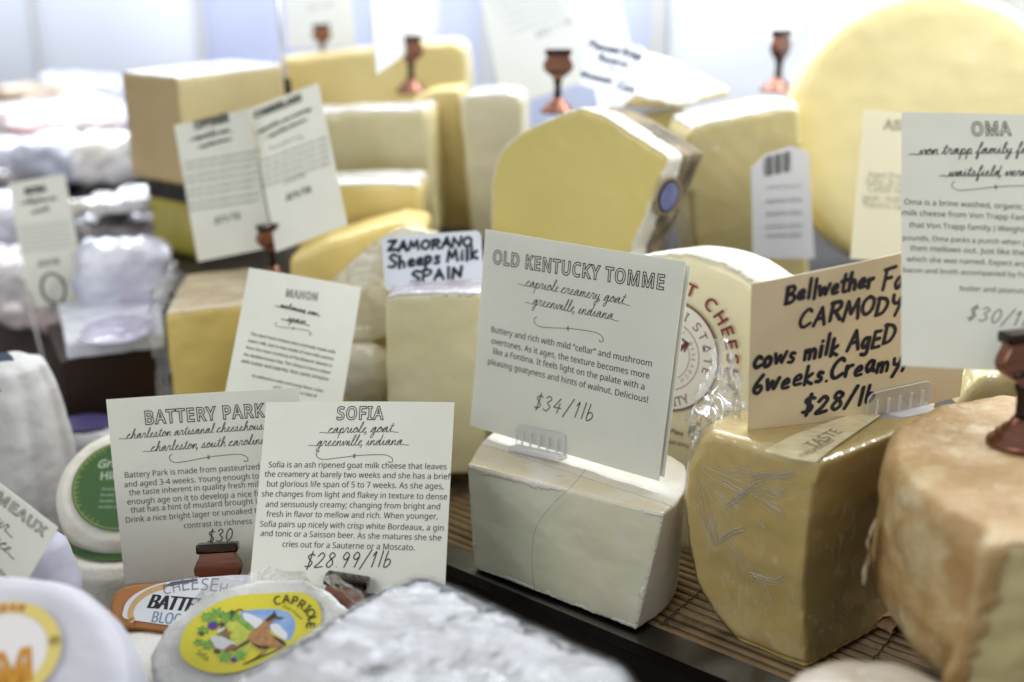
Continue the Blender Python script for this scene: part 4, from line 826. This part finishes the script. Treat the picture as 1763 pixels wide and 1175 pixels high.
# two small wheels with green labels
c2 = at(222, 1000, .735); c2.z = -.04
BW = lump('round_cheese', 'small white wheel at the bottom of the pair with green labels', 'cheese', dome(c2, .043, .043, [(.92, .0), (1, .006), (1, .030), (.9, .0365), (.6, .037)]), RIND_W, .002, 3, .0009, 45, part='rind', seed=35)
ng = Vector((.10, -.64, .76)).normalized(); cg = at(212, 838, .715)
xg = Vector((1, 0, 0)); xg = (xg-ng*ng.x).normalized(); yg = ng.cross(xg); Mg = Matrix((xg, yg, ng)).transposed().to_4x4(); Mg.translation = cg
bm = lathe([(.001, -.040), (.036, -.040), (.042, -.034), (.0435, -.02), (.042, -.006), (.036, 0), (.001, .0005)], 56); bm.transform(Mg)
GW = lump('round_cheese', 'small white wheel tilted forward showing its round green label', 'cheese', bm, RIND_W, .002, 3, .0008, 45, part='rind', seed=36)
Mlg = GW.matrix_basis.inverted() @ Mg
GREEN = mat('label_leaf_green', (.035, .105, .022), rough=.35, coat=.5)
i = Ink(); i.poly([(.0305*math.cos(k*math.pi/30), .0305*math.sin(k*math.pi/30)) for k in range(60)], .0022); GG = i.obj('green_label', GREEN, GW, Mlg)
i = Ink(); ring(i, .029, .0005, .0023); i.arc('SOFT RIPENED CHEESE', (0, 0), .0265, 250, 120, .0022, z=.0023)
i.obj('label_ring', mat('label_lime', (.30, .38, .09), rough=.5), GG, Mlg)
i = Ink(); i.line('Green', (-.017, .011), (.004, .013), z=.0023, k=1.0, offset=.02, shear=.25); i.line('Hill', (-.014, .003), (-.004, .004), z=.0023, k=1.0, offset=.02)
for k in range(4): i.line('double cream cheese', (-.012, -.004-.004*k), (.014, -.003-.004*k), z=.0023)
i.obj('label_lettering', mat('label_print_white', (.42, .50, .40), rough=.5), GG, Mlg)
cg2 = c2+Vector((0, 0, .0385)); i = Ink(); i.poly([(.034*math.cos(k*math.pi/30), .034*math.sin(k*math.pi/30)) for k in range(60)], 0); i.obj('green_label', GREEN, BW, BW.matrix_basis.inverted() @ Matrix.Translation(cg2))
# paper wrapped cheese, far left edge
cp = at(28, 720, .76); cp.z = 0
def wr(r, z, amp, ph=0): return [cp+Vector(((r+amp*math.sin(k*2*math.pi*9/60+ph)+.4*amp*math.sin(k*2*math.pi*17/60+1))*math.cos(2*math.pi*k/60), (r+amp*math.sin(k*2*math.pi*9/60+ph))*math.sin(2*math.pi*k/60), z)) for k in range(60)]
PW = lump('wrapped_cheese', 'round cheese wrapped in pleated white paper at the left edge', 'cheese', loft([wr(.031, -.039, .002), wr(.034, 0, .0022), wr(.032, .045, .0022), wr(.028, .075, .0016), wr(.022, .092, .0010), wr(.012, .097, .0003)]), WHITE_PAPER, .0015, 1, .0010, 60, part='paper', seed=37)
decal('dark_label', ell(4, 640, 22, 34, .2), at(10, 640, .735), tn(.15, .9), mat('slate_label', (.06, .08, .12), rough=.4), PW, .0, .0004)
# paper covered brie at the lower left corner
nr = Vector((.16, -.50, .85)).normalized(); cr = at(-22, 1195, .455)
xr = (Vector((.94, .34, 0))-nr*nr.dot(Vector((.94, .34, 0)))).normalized(); yr = nr.cross(xr); Mr = Matrix((xr, yr, nr)).transposed().to_4x4(); Mr.translation = cr
bm = lathe([(.001, -.05), (.053, -.05), (.0575, -.045), (.0585, -.03), (.058, -.012), (.054, -.003), (.047, 0), (.001, .001)], 72); bm.transform(Mr)
BR = lump('wrapped_cheese', 'big white paper covered soft cheese wheel with yellow ringed label, lower left corner', 'cheese', bm, mat('brie_paper', (.57, .565, .62), (.53, .525, .58), 12, rough=.5, bump=.4, bscale=40, coat=.15), .002, 2, .0014, 26, part='paper', seed=38)
Mlr = BR.matrix_basis.inverted() @ Mr
i = Ink(); c0 = ((Mr.inverted() @ onplane(8, 1125, cr, nr)).to_2d()); i.poly([(c0.x+.0215*math.cos(k*math.pi/30), c0.y+.0215*math.sin(k*math.pi/30)) for k in range(60)], .0020); RLB = i.obj('round_label', mat('label_pink_white', (.74, .70, .70), rough=.4), BR, Mlr)
i = Ink(); ring(i, .0195, .0052, .0022, c0); i.obj('yellow_ring', mat('label_straw', (.66, .54, .16), rough=.4), RLB, Mlr)
i = Ink(); i.arc('BRIE DE MEAUX SEZEAN', c0, .0180, 230, 62, .0030, z=.0024, offset=.03); i.obj('red_lettering', mat('label_brick', (.42, .07, .05), rough=.5), RLB, Mlr)
i = Ink(); i.line('M', (c0.x-.004, c0.y-.0150), (c0.x+.0105, c0.y-.0150), z=.0024, offset=.05, k=1.1); i.obj('orange_letter', mat('label_orange', (.52, .24, .02), rough=.4), RLB, Mlr)
i = Ink(); i.poly([(c0.x-.008+.004*math.cos(k*.5), c0.y+.005+.006*math.sin(k*.5)) for k in range(12)], .0024); i.obj('dark_motif', INKS, RLB, Mlr)
# lilac white paper parcel behind the tilted card
lump('wrapped_cheese', 'lilac white paper parcel standing behind the tilted card at lower left', 'cheese', dome(at(62, 1035, .61), .026, .020, [(1, -.062), (1, -.03), (.95, .01), (.75, .035), (.4, .043)]), LILAC_PAPER, .002, 4, .0022, 40, part='paper', seed=39)
# small cheese with purple label
cpu = at(152, 748, .80); cpu.z = .0
PU = lump('soft_cheese', 'small foil cheese with a purple label behind the green labelled wheel', 'cheese', dome(cpu, .024, .022, [(1, -.039), (1.05, 0), (1, .028), (.85, .034), (.5, .0355)]), mat('foil_paper', (.60, .60, .64), (.44, .43, .45), 50, rough=.3, coat=.6, cbump=1, cscale=90), .002, 3, .0012, 60, part='foil', seed=40)
i = Ink(); i.poly([(.019*math.cos(k*.4), .015*math.sin(k*.4)) for k in range(16)], 0); i.obj('purple_label', mat('label_violet', (.08, .065, .20), rough=.35, coat=.5), PU, PU.matrix_basis.inverted() @ Matrix.Translation(cpu+Vector((0, 0, .037))))

# ------------------------------------------------------------------ left background: tray, packs, film packets
zt = .068; tq = [onz(105, 625, zt), onz(284, 590, zt), onz(292, 520, zt), onz(80, 560, zt)]
t = thing('food_tray', 'dark brown tray of the blurred left background, purple pack lying on it', 'tray', sum(tq, Vector())/4 - Vector((0, 0, zt+.006)))
flat(link('tray_body', bm_mesh(pr(tq, -.0062, zt)), mat('dark_brown_tray', (.030, .014, .010), rough=.4), t, local=False))
pk = [onz(112, 592, .082), onz(284, 572, .082), onz(278, 500, .082), onz(98, 520, .082)]
PK = lump('meat_pack', 'flat clear film pack with purple contents lying on the dark tray', 'food pack', pr(pk, .069, .082), mat('pack_film_white', (.74, .76, .84), (.62, .64, .76), 40, rough=.25, coat=1, cbump=.9, cscale=60), .002, 2, .0008, 60, part='tray_body', seed=41)
decal('pack_window', smoothpts([(140, 590), (150, 560), (200, 545), (255, 548), (262, 570), (215, 590)], 4), Vector((0, 0, .0835)), Vector((0, 0, 1)), mat('purple_contents', (.30, .26, .42), (.58, .56, .70), 60, rough=.15, coat=1, cbump=.6, cscale=50), PK)  # paler lilac mixed in to paint the white reflection on the film
packs = [ # label, kind, px, py, d, size x y z, yaw, colour
 ('white film packet right of the small blurred card', 'crumpled_packet', 215, 470, .93, .075, .06, .05, .3, 0),
 ('crumpled white packet behind the small blurred card', 'crumpled_packet', 70, 500, .98, .12, .07, .06, -.2, 4),
 ('flat cream topped white packet below the tan block', 'crumpled_packet', 215, 348, 1.03, .085, .06, .014, -.35, 1),
 ('dark grey packet put in for the shadow under the flat cream one', 'crumpled_packet', 232, 398, 1.06, .12, .09, .030, -.3, 2),  # dark packet added where there is only grey shadow
 ('white packet left of the small blurred card, half out of frame', 'crumpled_packet', 8, 400, 1.08, .10, .09, .07, .2, 0),
 ('bright white rolled packet at the left edge', 'crumpled_packet', 38, 268, 1.28, .12, .07, .035, .25, 0),
 ('silvery packet right of the rolled one', 'crumpled_packet', 135, 275, 1.22, .11, .08, .035, -.25, 3),
 ('pale packet touching the left side of the tan block', 'crumpled_packet', 210, 270, 1.18, .09, .08, .045, .1, 1),
 ('packet of pink sliced meat in the far left background', 'crumpled_packet', 110, 222, 1.40, .13, .10, .035, .4, 5),
 ('long bright packet behind the pink one', 'crumpled_packet', 185, 205, 1.46, .13, .10, .04, -.2, 0),
 ('white packet high in the pile at the left edge', 'crumpled_packet', 25, 215, 1.5, .15, .10, .05, .1, 4),
 ('orange brown packet on top of the far pile', 'crumpled_packet', 75, 160, 1.62, .12, .05, .018, .35, 6),
 ('grey blue packet at the far back of the pile', 'crumpled_packet', 150, 150, 1.66, .12, .08, .03, 0, 3),
 ('purplish dark packet under the rolled white one', 'crumpled_packet', 20, 308, 1.24, .13, .09, .025, .1, 2),
 ('grey packet in the shadow below the pile', 'crumpled_packet', 250, 425, 1.12, .13, .10, .04, .2, 2),
]
pm = [mat('white_film', (.72, .73, .82), (.50, .51, .64), 26, rough=.25, coat=1, cbump=1, cscale=50, c3=(.60, .44, .44), s3=12, con3=(.6, .72)),
      mat('cream_film', (.72, .68, .60), (.76, .76, .82), 18, rough=.25, coat=1, cbump=.8, cscale=40),
      mat('grey_film', (.14, .13, .15), (.34, .30, .32), 20, rough=.25, coat=1, cbump=.8, cscale=40),
      mat('silver_film', (.44, .46, .60), (.76, .78, .88), 20, rough=.2, coat=1, cbump=1, cscale=45),
      mat('blush_film', (.78, .76, .80), (.58, .46, .46), 16, rough=.25, coat=1, cbump=1, cscale=45),
      mat('meat_film', (.62, .30, .26), (.80, .76, .78), 14, rough=.25, coat=1, cbump=.8, cscale=40),
      mat('amber_film', (.50, .30, .12), (.66, .56, .44), 14, rough=.3, coat=1, cbump=.8, cscale=40)]
for k, (lb, nm, px, py, d, sx, sy, sz, yw, ci) in enumerate(packs):
    c = at(px, py, d); b = boxbm(sx, sy, sz, (0, 0, 0), min(sz, sy)*.3); b.transform(Matrix.Translation(c) @ Matrix.Rotation(yw, 4, 'Z') @ Matrix.Rotation(.12*math.sin(k*2.3), 4, 'Y'))
    lump('film_packet', lb, 'packet', b, pm[ci], .003, 1, .0050, 42, group='film wrapped packets piled at the left', part='film_wrapper', seed=50+k)
# what the pile stands on
for lb, px, py, d, sx, sy, z1, yw in (('dark crate under the front of the packet pile', 130, 520, 1.08, .34, .16, .075, -.4), ('dark crate under the far packets', 110, 300, 1.42, .42, .26, .115, -.3)):
    c = at(px, py, d); c.z = 0; t = thing('food_crate', lb, 'crate', (c.x, c.y, -.0065)); b = boxbm(sx, sy, z1+.0063, (0, 0, (z1-.0063)/2), .006); b.transform(Matrix.Translation(c) @ Matrix.Rotation(yw, 4, 'Z')); flat(link('crate_body', bm_mesh(b), mat('crate_plastic', (.07, .055, .06), (.10, .07, .06), 20, rough=.4), t, local=False))
# ------------------------------------------------------------------ printed cards
c = Card('cream printed card with nine lines of text, frontmost at bottom centre left', [(456, 692), (785, 692), (761, 1022), (430, 1020)], .605, asp=1.03)
c.heading('SOFIA', (580, 723), (661, 722), 24)
c.makers([('capriole, goat', (551, 747), (686, 744)), ('greenville, indiana', (532, 769), (703, 766))])
c.flourish((546, 789), (676, 789))
c.body([('Sofia is an ash ripened goat milk cheese that leaves', (462, 805), (768, 808)), ('the creamery at barely two weeks and she has a brief', (455, 821), (775, 825)), ('but glorious life span of 5 to 7 weeks. As she ages,', (459, 838), (763, 842)),
 ('she changes from light and flakey in texture to dense', (450, 855), (769, 860)), ('and sensuously creamy; changing from bright and', (457, 873), (757, 877)), ('fresh in flavor to mellow and rich. When younger,', (458, 890), (753, 894)),
 ('Sofia pairs up nicely with crisp white Bordeaux, a gin', (447, 907), (763, 914)), ('and tonic or a Saisson beer. As she matures she she', (448, 923), (759, 931)), ('cries out for a Sauterne or a Moscato.', (486, 942), (714, 948))], m=INK)
c.price('$28.99/1 lb', (525, 978), (672, 976))
SOF = c
c = Card('cream printed card partly hidden behind the frontmost nine line card, left of centre', [(183, 688), (515, 667), (545, 985), (215, 1005)], .645, asp=1.03)
c.heading('BATTERY PARK', (250, 731), (458, 717), 25)
c.makers([('charleston artisanal cheesehouse', (205, 757), (470, 738)), ('charleston, south carolina', (246, 779), (468, 763))])
c.flourish((293, 795), (426, 787))
c.body([('Battery Park is made from pasteurized', (216, 823), (447, 808)), ('and aged 3-4 weeks. Young enough to', (215, 839), (446, 824)), ('the taste inherent in quality fresh milk', (223, 853), (452, 838)), ('enough age on it to develop a nice full', (220, 869), (456, 854)),
 ('that has a hint of mustard brought in', (226, 883), (450, 867)), ('Drink a nice bright lager or unoaked to', (218, 900), (450, 883)), ('contrast its richness', (317, 910), (434, 902))])
c.price('$30', (358, 935), (402, 930))
BAT = c
c = Card('cream printed card in a clear plastic clip on the white goat cheese block, centre', [(836, 397), (1177, 450), (1134, 830), (808, 731)], .650, asp=1.05)
c.heading('OLD KENTUCKY TOMME', (849, 453), (1141, 499), 22)
c.makers([('capriole creamery, goat', (893.5, 490.5), (1084, 526)), ('greenville, indiana', (905.5, 522), (1065, 553))], k=1.05)
c.flourish((921, 558), (1039, 581))
c.body([('Buttery and rich with mild “cellar” and mushroom', (845.6, 572), (1121, 632)), ('overtones. As it ages, the texture becomes more', (845.6, 591.6), (1117, 653)), ('like a Fontina. It feels light on the palate with a', (849, 609.6), (1108.5, 671.6)), ('pleasing goatyness and hints of walnut. Delicious!', (840, 627), (1114.6, 694))], m=INK)
c.price('$34 / 1 lb', (920, 703), (1020, 725), .00055)
KEN = c
bm = loft([[(-c.w/2+.0022, .001, -.0022), (c.w/2+.0016, .002, -.0030), (c.w/2+.0016, c.h-.002, -.0034), (-c.w/2+.0022, c.h-.001, -.0026)], [(-c.w/2+.0022, .001, -.0017), (c.w/2+.0016, .002, -.0025), (c.w/2+.0016, c.h-.002, -.0029), (-c.w/2+.0022, c.h-.001, -.0021)]])
flat(link('second_sheet', bm_mesh(bm), CARD, c.t))
c = Card('pale printed card at the right edge behind a bronze clip, over the tan card', [(1541, 205), (1868, 188), (1875, 664), (1563, 612)], .540, reg=16)
c.heading('OMA', (1672.7, 234), (1742, 232.6), 29)
c.makers([('von trapp family farmstead', (1565.5, 268), (1862, 262)), ('waitsfield, vermont', (1617.6, 305), (1812, 302))], .00045)
c.flourish((1640, 326), (1790, 326))
def om(txt, x, y, sl=.042, n=6.75): return (txt, (x, y), (x+len(txt)*n, y+len(txt)*n*sl))
c.body([om('Oma is a brine washed, organic, raw', 1557, 352.5), om('milk cheese from Von Trapp Family (yes,', 1553, 371), om('that Von Trapp family.) Weighing about 2', 1565, 392), om('pounds, Oma packs a punch when young', 1554.6, 413.5), om('then mellows out. Just like the person', 1567, 432, n=6.5), om('which she was named. Expect aroma of', 1560.7, 450.5), om('bacon and broth accompanied by fresh', 1555, 469, n=6.3), om('butter and peanuts', 1653, 501, n=6.3)], INK)
c.price('$30/1 lb', (1665, 550), (1782, 566), .00045)
OMC = c
c = Card('creamy yellow card mostly hidden behind the printed card at the right edge', [(1487, 190), (1740, 208), (1716, 462), (1464, 446)], .80, YCARD)
c.heading('ASIAGO', (1520, 222), (1610, 228), 17, INKS)
c.body([('Aged Provolone from northern', (1494, 305), (1680, 318)), ('Italy. It is aged over a year', (1490, 318), (1676, 331)), ('Casilli names this wheel', (1494, 330), (1660, 342)), ('year, nuttier and sweeter', (1484, 345), (1660, 357)), ('flavors ranging', (1486, 357), (1590, 365))], mat('faded_ink', (.32, .32, .27), rough=.6))
c = Card('grey white printed card tilted clockwise, between yellow wedge and ivory block', [(430, 462), (621, 493), (585, 730), (382, 698)], .715, reg=10)
c.heading('MAHON', (492, 511), (546, 518), 15)
c.makers([('mahonesa, cow', (474, 528), (551, 545)), ('spain', (484, 551), (533, 561))], .0005)
c.flourish((474, 561), (536, 574), .00035)
ml = ['The semi hard cheese was originally made with', 'ewes milk, but is now made of cow milk coming', 'from the most northerly of the Balearic Islands in', 'the Mediterranean Sea. The cheese is hand rubbed', 'with butter and paprika, then aged, bringing', 'its distinctive salty and tangy flavor a bite', 'of the sea and a rind of']
c.body([(tx, (431-4.0*k, 577+11.7*k), (577-3.0*k, 609+11.7*k)) for k, tx in enumerate(ml[:5])]+[(ml[5], (434, 649), (556, 676)), (ml[6], (470, 669), (545, 685))], INK, 1.0, offset=.012)
c = Card('blurred tilted card, left one of the touching pair before the tan block', [(300, 218), (428, 186), (470, 428), (341, 449)], .868, reg=14)
c.heading('COPPINGER', (334, 223), (396, 208), 14, INK, .05)
c.makers([('sequatchie cove', (325, 243), (400, 226)), ('sequatchie, tennessee', (340, 256), (400, 240))], .0007)
c.body([('A semi soft cheese washed and wrapped in', (318, 284+12*k-(2 if k % 2 else 0)), (450-(k % 3)*3, 262+12*k)) for k in range(8)], INKS, 1.1)
c.price('$29 / 1 lb', (370, 386), (414, 376), .0007)
c = Card('blurred tilted card, right one of the touching pair before the tan block', [(431, 188), (545, 143), (598, 386), (474, 436)], .855, reg=14)
c.heading('CUMBERLAND', (438, 206), (520, 172), 14, INK, .05)
c.makers([('sequatchie cove creamery', (440, 233), (538, 187)), ('sequatchie, tennessee', (458, 240), (530, 206))], .0007)
c.flourish((466, 257), (520, 236), .0006)
c.body([('A raw cow milk tomme of the valley', (448, 282+11*k), (563+k*1.5, 238+11*k)) for k in range(5)]+[('and earthy', (489, 318), (527, 303))], INK, 1.0)
c.price('$29 / 1 lb', (493, 346), (536, 330), .0009)
CUM = c
c = Card('small blurred grey card at the far left on a clear stand', [(15, 315), (112, 301), (150, 514), (52, 533)], .93, reg=14)
c.heading('MONA', (43, 335), (81, 329), 13, INK, .05)
c.makers([('valley farm, cow', (34, 352), (100, 343)), ('spring hill', (52, 368), (86, 361))], .0007)
c.body([('A smooth young cheese with a mild rind', (32+k*1.3, 393+8.2*k), (118+k*1.6, 384+8.2*k)) for k in range(6)], INKS, 1.0)
c.price('$24/1 lb', (66, 459), (102, 454), .0007)
NAV = c
# big cards standing at the back, only their lower ends in view
def backcard(label, corners, d, lines=(), m=BCARD):
    c = Card(label, corners, d, m, reg=14)
    if lines: c.body(lines, mat('pale_ink', (.20, .21, .30), rough=.6), 1.0)
    return c
backcard('white card standing at the back above the yellow slab, small bronze clip on it', [(470, -170), (598, -172), (608, 80), (500, 84)], 1.16, [('$22 / 1 lb', (530, 18), (572, 12))])
backcard('bright white card at the back with pointed lower corner, left of the text sheet', [(612, -190), (752, -160), (748, 52), (656, 128)], 1.08)
backcard('white text sheet leaning at the back behind the bronze clip', [(800, -120), (1030, -200), (1085, 105), (872, 195)], 1.02, [('it is made with care from the milk', (842+9*k, 8+13*k), (955+4*k, -26+13*k)) for k in range(5)]+[('$32 / 1 lb', (925, 66), (985, 40))])
backcard('white card turned on its corner behind the bronze clip left of the big wheel', [(1255, -90), (1350, -190), (1450, -40), (1328, 110)], 1.10)
# handwritten ones
c = Card('tan card hand lettered with black marker on the plastic wrapped amber wedge', [(1292, 487), (1690, 410), (1652, 682), (1290, 773)], .580, KRAFT, 'handwritten_card', 'price card', 'handwritten cheese signs')
c.hand([('Bellwether', (1351, 522), (1502, 491), 1.25), ('Farms', (1519, 499), (1612, 483), 1.25), ('CARMODY', (1376, 563), (1551, 533), 1.15), ('cows milk AgED', (1299, 634), (1538, 590), 1.25), ('6weeks.Creamy,', (1298, 677), (1556, 632), 1.2), ('$28/lb.', (1381, 715), (1511, 690), 1.0)], .0022, wob=.09)
CAR = c
c = Card('white plastic tag hand lettered Sheeps Milk SPAIN on the ivory block', [(657, 408), (828, 397), (833, 490), (663, 502)], .750, TAGW, 'handwritten_tag', 'cheese tag', 'handwritten cheese signs', .0009, .004, (-.017, .014, -.001, .03))
c.hand([('ZAMORANO', (669, 433), (812, 423), .85), ('Sheeps Milk', (670, 462), (822, 446), .98), ('SPAIN', (709, 488), (797, 475), .78)], .0021, wob=.08)
c = Card('small white hand lettered plastic tag, upper centre before the white topped wedge', [(1015, 59), (1111, 80), (1093, 171), (996, 145)], .865, TAGW, 'handwritten_tag', 'cheese tag', 'handwritten cheese signs', .0009, .003, (-.010, .020, .002, .026))
c.hand([('Pleasant Ridge', (1015, 81), (1104, 102), 1.15), ('Reserve', (1031, 104), (1078, 115), 1.1), ('-', (1048, 124), (1054, 126)), ('Wisconsin', (1001, 131), (1051, 144), 1.1), ('Cow', (1064, 152), (1091, 159), 1.0)], .0013, wob=.05)
# brie card, turned on its corner at the lower left
c = Card('printed card tilted on its corner above the white paper covered cheese, lower left', [(-206, 684), (101, 909), (-78, 1216), (-385, 992)], .555)
c.heading('BRIE DE MEAUX', (-113, 783), (79, 924), 19)
c.makers([('rouzaire, ile de cour', (-190, 770), (24, 925)), ('seine et marne, france', (-190, 800), (27, 962))], .00045)
dv = Vector((.806, .592))
def bl(txt, xr, yr): L = len(txt)*5.6; return (txt, (xr-L*.79, yr-L*.613), (xr, yr))
c.body([bl('the winner at the congress as Talleyrand', 33, 1013), bl('named it king of cheeses back t', 14, 1022), bl('o the royal court', -30, 1012)])
BRC = c
# ------------------------------------------------------------------ bronze card clips: base, stem, clip body, jaw
def make_clip():
    t = thing('card_clip', 'x', 'card clip', group='copper place card clips')
    bz = lathe([(.0005, 0), (.0150, 0), (.0158, .0012), (.0150, .0030), (.0122, .0038), (.0118, .0062), (.0095, .0070), (.0088, .0088), (.0060, .0105), (.0046, .0130), (.0005, .0132)], 40)
    link('base', bm_mesh(bz), COPPER, t)
    link('stem', bm_mesh(lathe([(.0005, .0125), (.0040, .0125), (.0032, .016), (.0030, .024), (.0042, .0275), (.0034, .0300), (.0005, .0302)], 24)), COPD, t)
    half = smoothpts([(.0030, .0290), (.0062, .0312), (.0110, .0350), (.0128, .0392), (.0118, .0432), (.0098, .0468), (.0096, .0490)], 4, closed=False)
    out = [(x, z) for x, z in half] + [(-x, z) for x, z in half[::-1]]
    bmc = loft([[(x*.94, -.0042, z) for x, z in out], [(x, -.0034, z) for x, z in out], [(x, .0034, z) for x, z in out], [(x*.94, .0042, z) for x, z in out]])
    flat(link('clip_body', bm_mesh(bmc), COPPER, t))
    pin = lathe([(.0005, -.0075), (.0017, -.0075), (.0017, .0075), (.0005, .0075)], 16); pin.transform(Matrix.Translation((0, -.0036, .0345)) @ Matrix.Rotation(math.pi/2, 4, 'Y')); link('hinge_pin', bm_mesh(pin), COPD, t)
    link('jaw', bm_mesh(boxbm(.0225, .0105, .0052, (0, 0, .0512), .0014)), COPD, t)
    return t
proto = make_clip(); first = [True]
def clip(label, px, py, d, yaw=0, tilt=0, roll=0, k=1.0):
    """jaw centre seen at px, py"""
    if first[0]: o = proto; first[0] = False
    else:
        o = proto.copy(); COL.objects.link(o)
        for ch in proto.children: q = ch.copy(); COL.objects.link(q); q.parent = o
    o['label'] = label
    M = Matrix.Rotation(yaw, 4, 'Z') @ Matrix.Rotation(roll, 4, 'Y') @ Matrix.Rotation(tilt, 4, 'X') @ Matrix.Scale(k, 4)
    o.matrix_world = Matrix.Translation(at(px, py, d) - (M @ Vector((0, 0, .0512)))) @ M; return o
clip('bronze clip at the bottom of the printed card left of centre', 375, 943, .630, .12, -.35)
clip('bronze clip below the nine line card, half hidden by crinkled wrap', 597, 1000, .583, -.10, -.25, .12)
clip('bronze clip standing on the orange brown wheel at the right edge', 1767, 579, .512, .15, -.1, -.05, 1.0)
clip('copper clip on top of the large yellow wedge, upper centre', 961, 90, .90, .1, 0, 0, .92)
clip('small copper clip on the back block above the straw block', 706, 66, 1.04, .5, 0, .0, .95)
clip('copper clip on the wrapped yellow wedge left of the big wheel', 1346, 57, 1.0, .9, 0, .02, 1.0)
clip('dark copper clip gripping the two overlapping tilted cards', 463, 391, .845, .6, .1, -.06, .8)
clip('tiny copper clip on the white card at the top, above the yellow slab', 553, 45, 1.14, .6, 0, 0, .75)
# ------------------------------------------------------------------ clear plastic clips on the two sharp cards
def acrylic(card, label, px, w_, h_, lip, back_=.004):
    """px: lower centre of the clip's front plate"""
    p = card.p(px); ang = math.atan2((card.p(px[2:])-card.p(px[:2])).y, (card.p(px[2:])-card.p(px[:2])).x) if len(px) == 4 else 0
    p = card.p(px[:2]); M = card.mtx @ Matrix.Translation((p.x, p.y, .0012)) @ Matrix.Rotation(ang, 4, 'Z')
    t = thing('clear_clip', label, 'card clip', group='clear ribbed plastic card clips', mtx=M)
    r = .004; out = [(0, 0), (w_, 0)] + [(w_-r+r*math.cos(a), h_-r+r*math.sin(a)) for a in (0, .4, .8, 1.2, 1.57)] + [(r+r*math.cos(a), h_-r+r*math.sin(a)) for a in (1.57, 2, 2.4, 2.8, 3.14)]
    link('front_plate', bm_mesh(loft([[(x, y, 0) for x, y in out], [(x, y, .0012) for x, y in out]])), CLEAR, t, smooth=False)
    b = tube([(x, y, .0008) for x, y in out[1:]]+[(0, 0, .0008)], .00032, 6); link('rim', bm_mesh(b), film('acrylic_rim', .6, .2, 0, 10, .05), t)
    b = bmesh.new()
    for k in range(5): add(b, boxbm(.0012, h_*.62, .0016, (w_*(.14+.18*k), h_*.40, .0016), .0005))
    link('ribs', bm_mesh(b), film('acrylic_rib', .38, .15, 0, 10, .05), t)
    b = boxbm(w_+.002, .0028, lip, (w_/2, -.0010, lip*.30), .0008); link('lip', bm_mesh(b), film('acrylic_lip', .55, .2, 0, 10, .05), t, smooth=False)
    link('spike', bm_mesh(loft([[(w_*.2, -.002, -.001), (w_*.8, -.002, -.001), (w_*.8, -.002, .001), (w_*.2, -.002, .001)], [(w_*.45, -.028, -.0005), (w_*.55, -.028, -.0005), (w_*.55, -.028, .0005), (w_*.45, -.028, .0005)]])), CLEAR, t)
    return t
acrylic(KEN, 'clear ribbed clip on the white goat cheese block holding a printed card', (892, 766, 1003, 790), .0345, .0135, .009)
acrylic(CAR, 'clear ribbed clip on the amber wedge holding the tan hand lettered card', (1488, 718, 1613, 690), .0375, .0150, .009)
# clear stand under the small far left card, and a wire pick
t = thing('clear_stand', 'clear plastic easel under the small blurred card at far left', 'card stand', at(120, 830, .90))
link('rod', bm_mesh(tube([at(44, 500, .925), at(80, 640, .915), at(122, 830, .90)], .0012, 8)), film('acrylic_rod', .4, .5, 0, 10, .05), t, local=False)
link('rod', bm_mesh(tube([at(96, 520, .925), at(112, 640, .925), at(128, 820, .92)], .0009, 8)), film('acrylic_rod', .4), t, local=False)
cR = at(92, 497, .918); link('ring', bm_mesh(tube([cR+Vector((.0095*math.cos(k*.2618), 0, .0125*math.sin(k*.2618))) for k in range(25)], .0012, 8)), STEEL, t, local=False)
t = thing('wire_pick', 'thin steel wire pick rising behind the right one of the two tilted cards', 'card pick', at(497, 170, .93))
link('wire', bm_mesh(tube([at(497, 170, .93), at(488, 100, .93), at(470, -60, .93)], .0016, 8)), mat('pale_steel', (.62, .62, .60), rough=.25, metal=1), t, local=False)
link('crimp', bm_mesh(tube([at(497, 166, .926), at(494, 136, .926)], .003, 8)), COPD, t, local=False)

# card stock is never quite flat: curl each printed card, with all that is printed on it
for c, k in CARDS:
    for ch in c.t.children:
        for v in ch.data.vertices:
            x = v.co.x/(c.w/2); y = v.co.y/c.h
            v.co.z += k*(x*x-.35)*(.4+.6*y) + .0012*y*y*x*(1 if k > 0 else -1)
        ch.data.update()
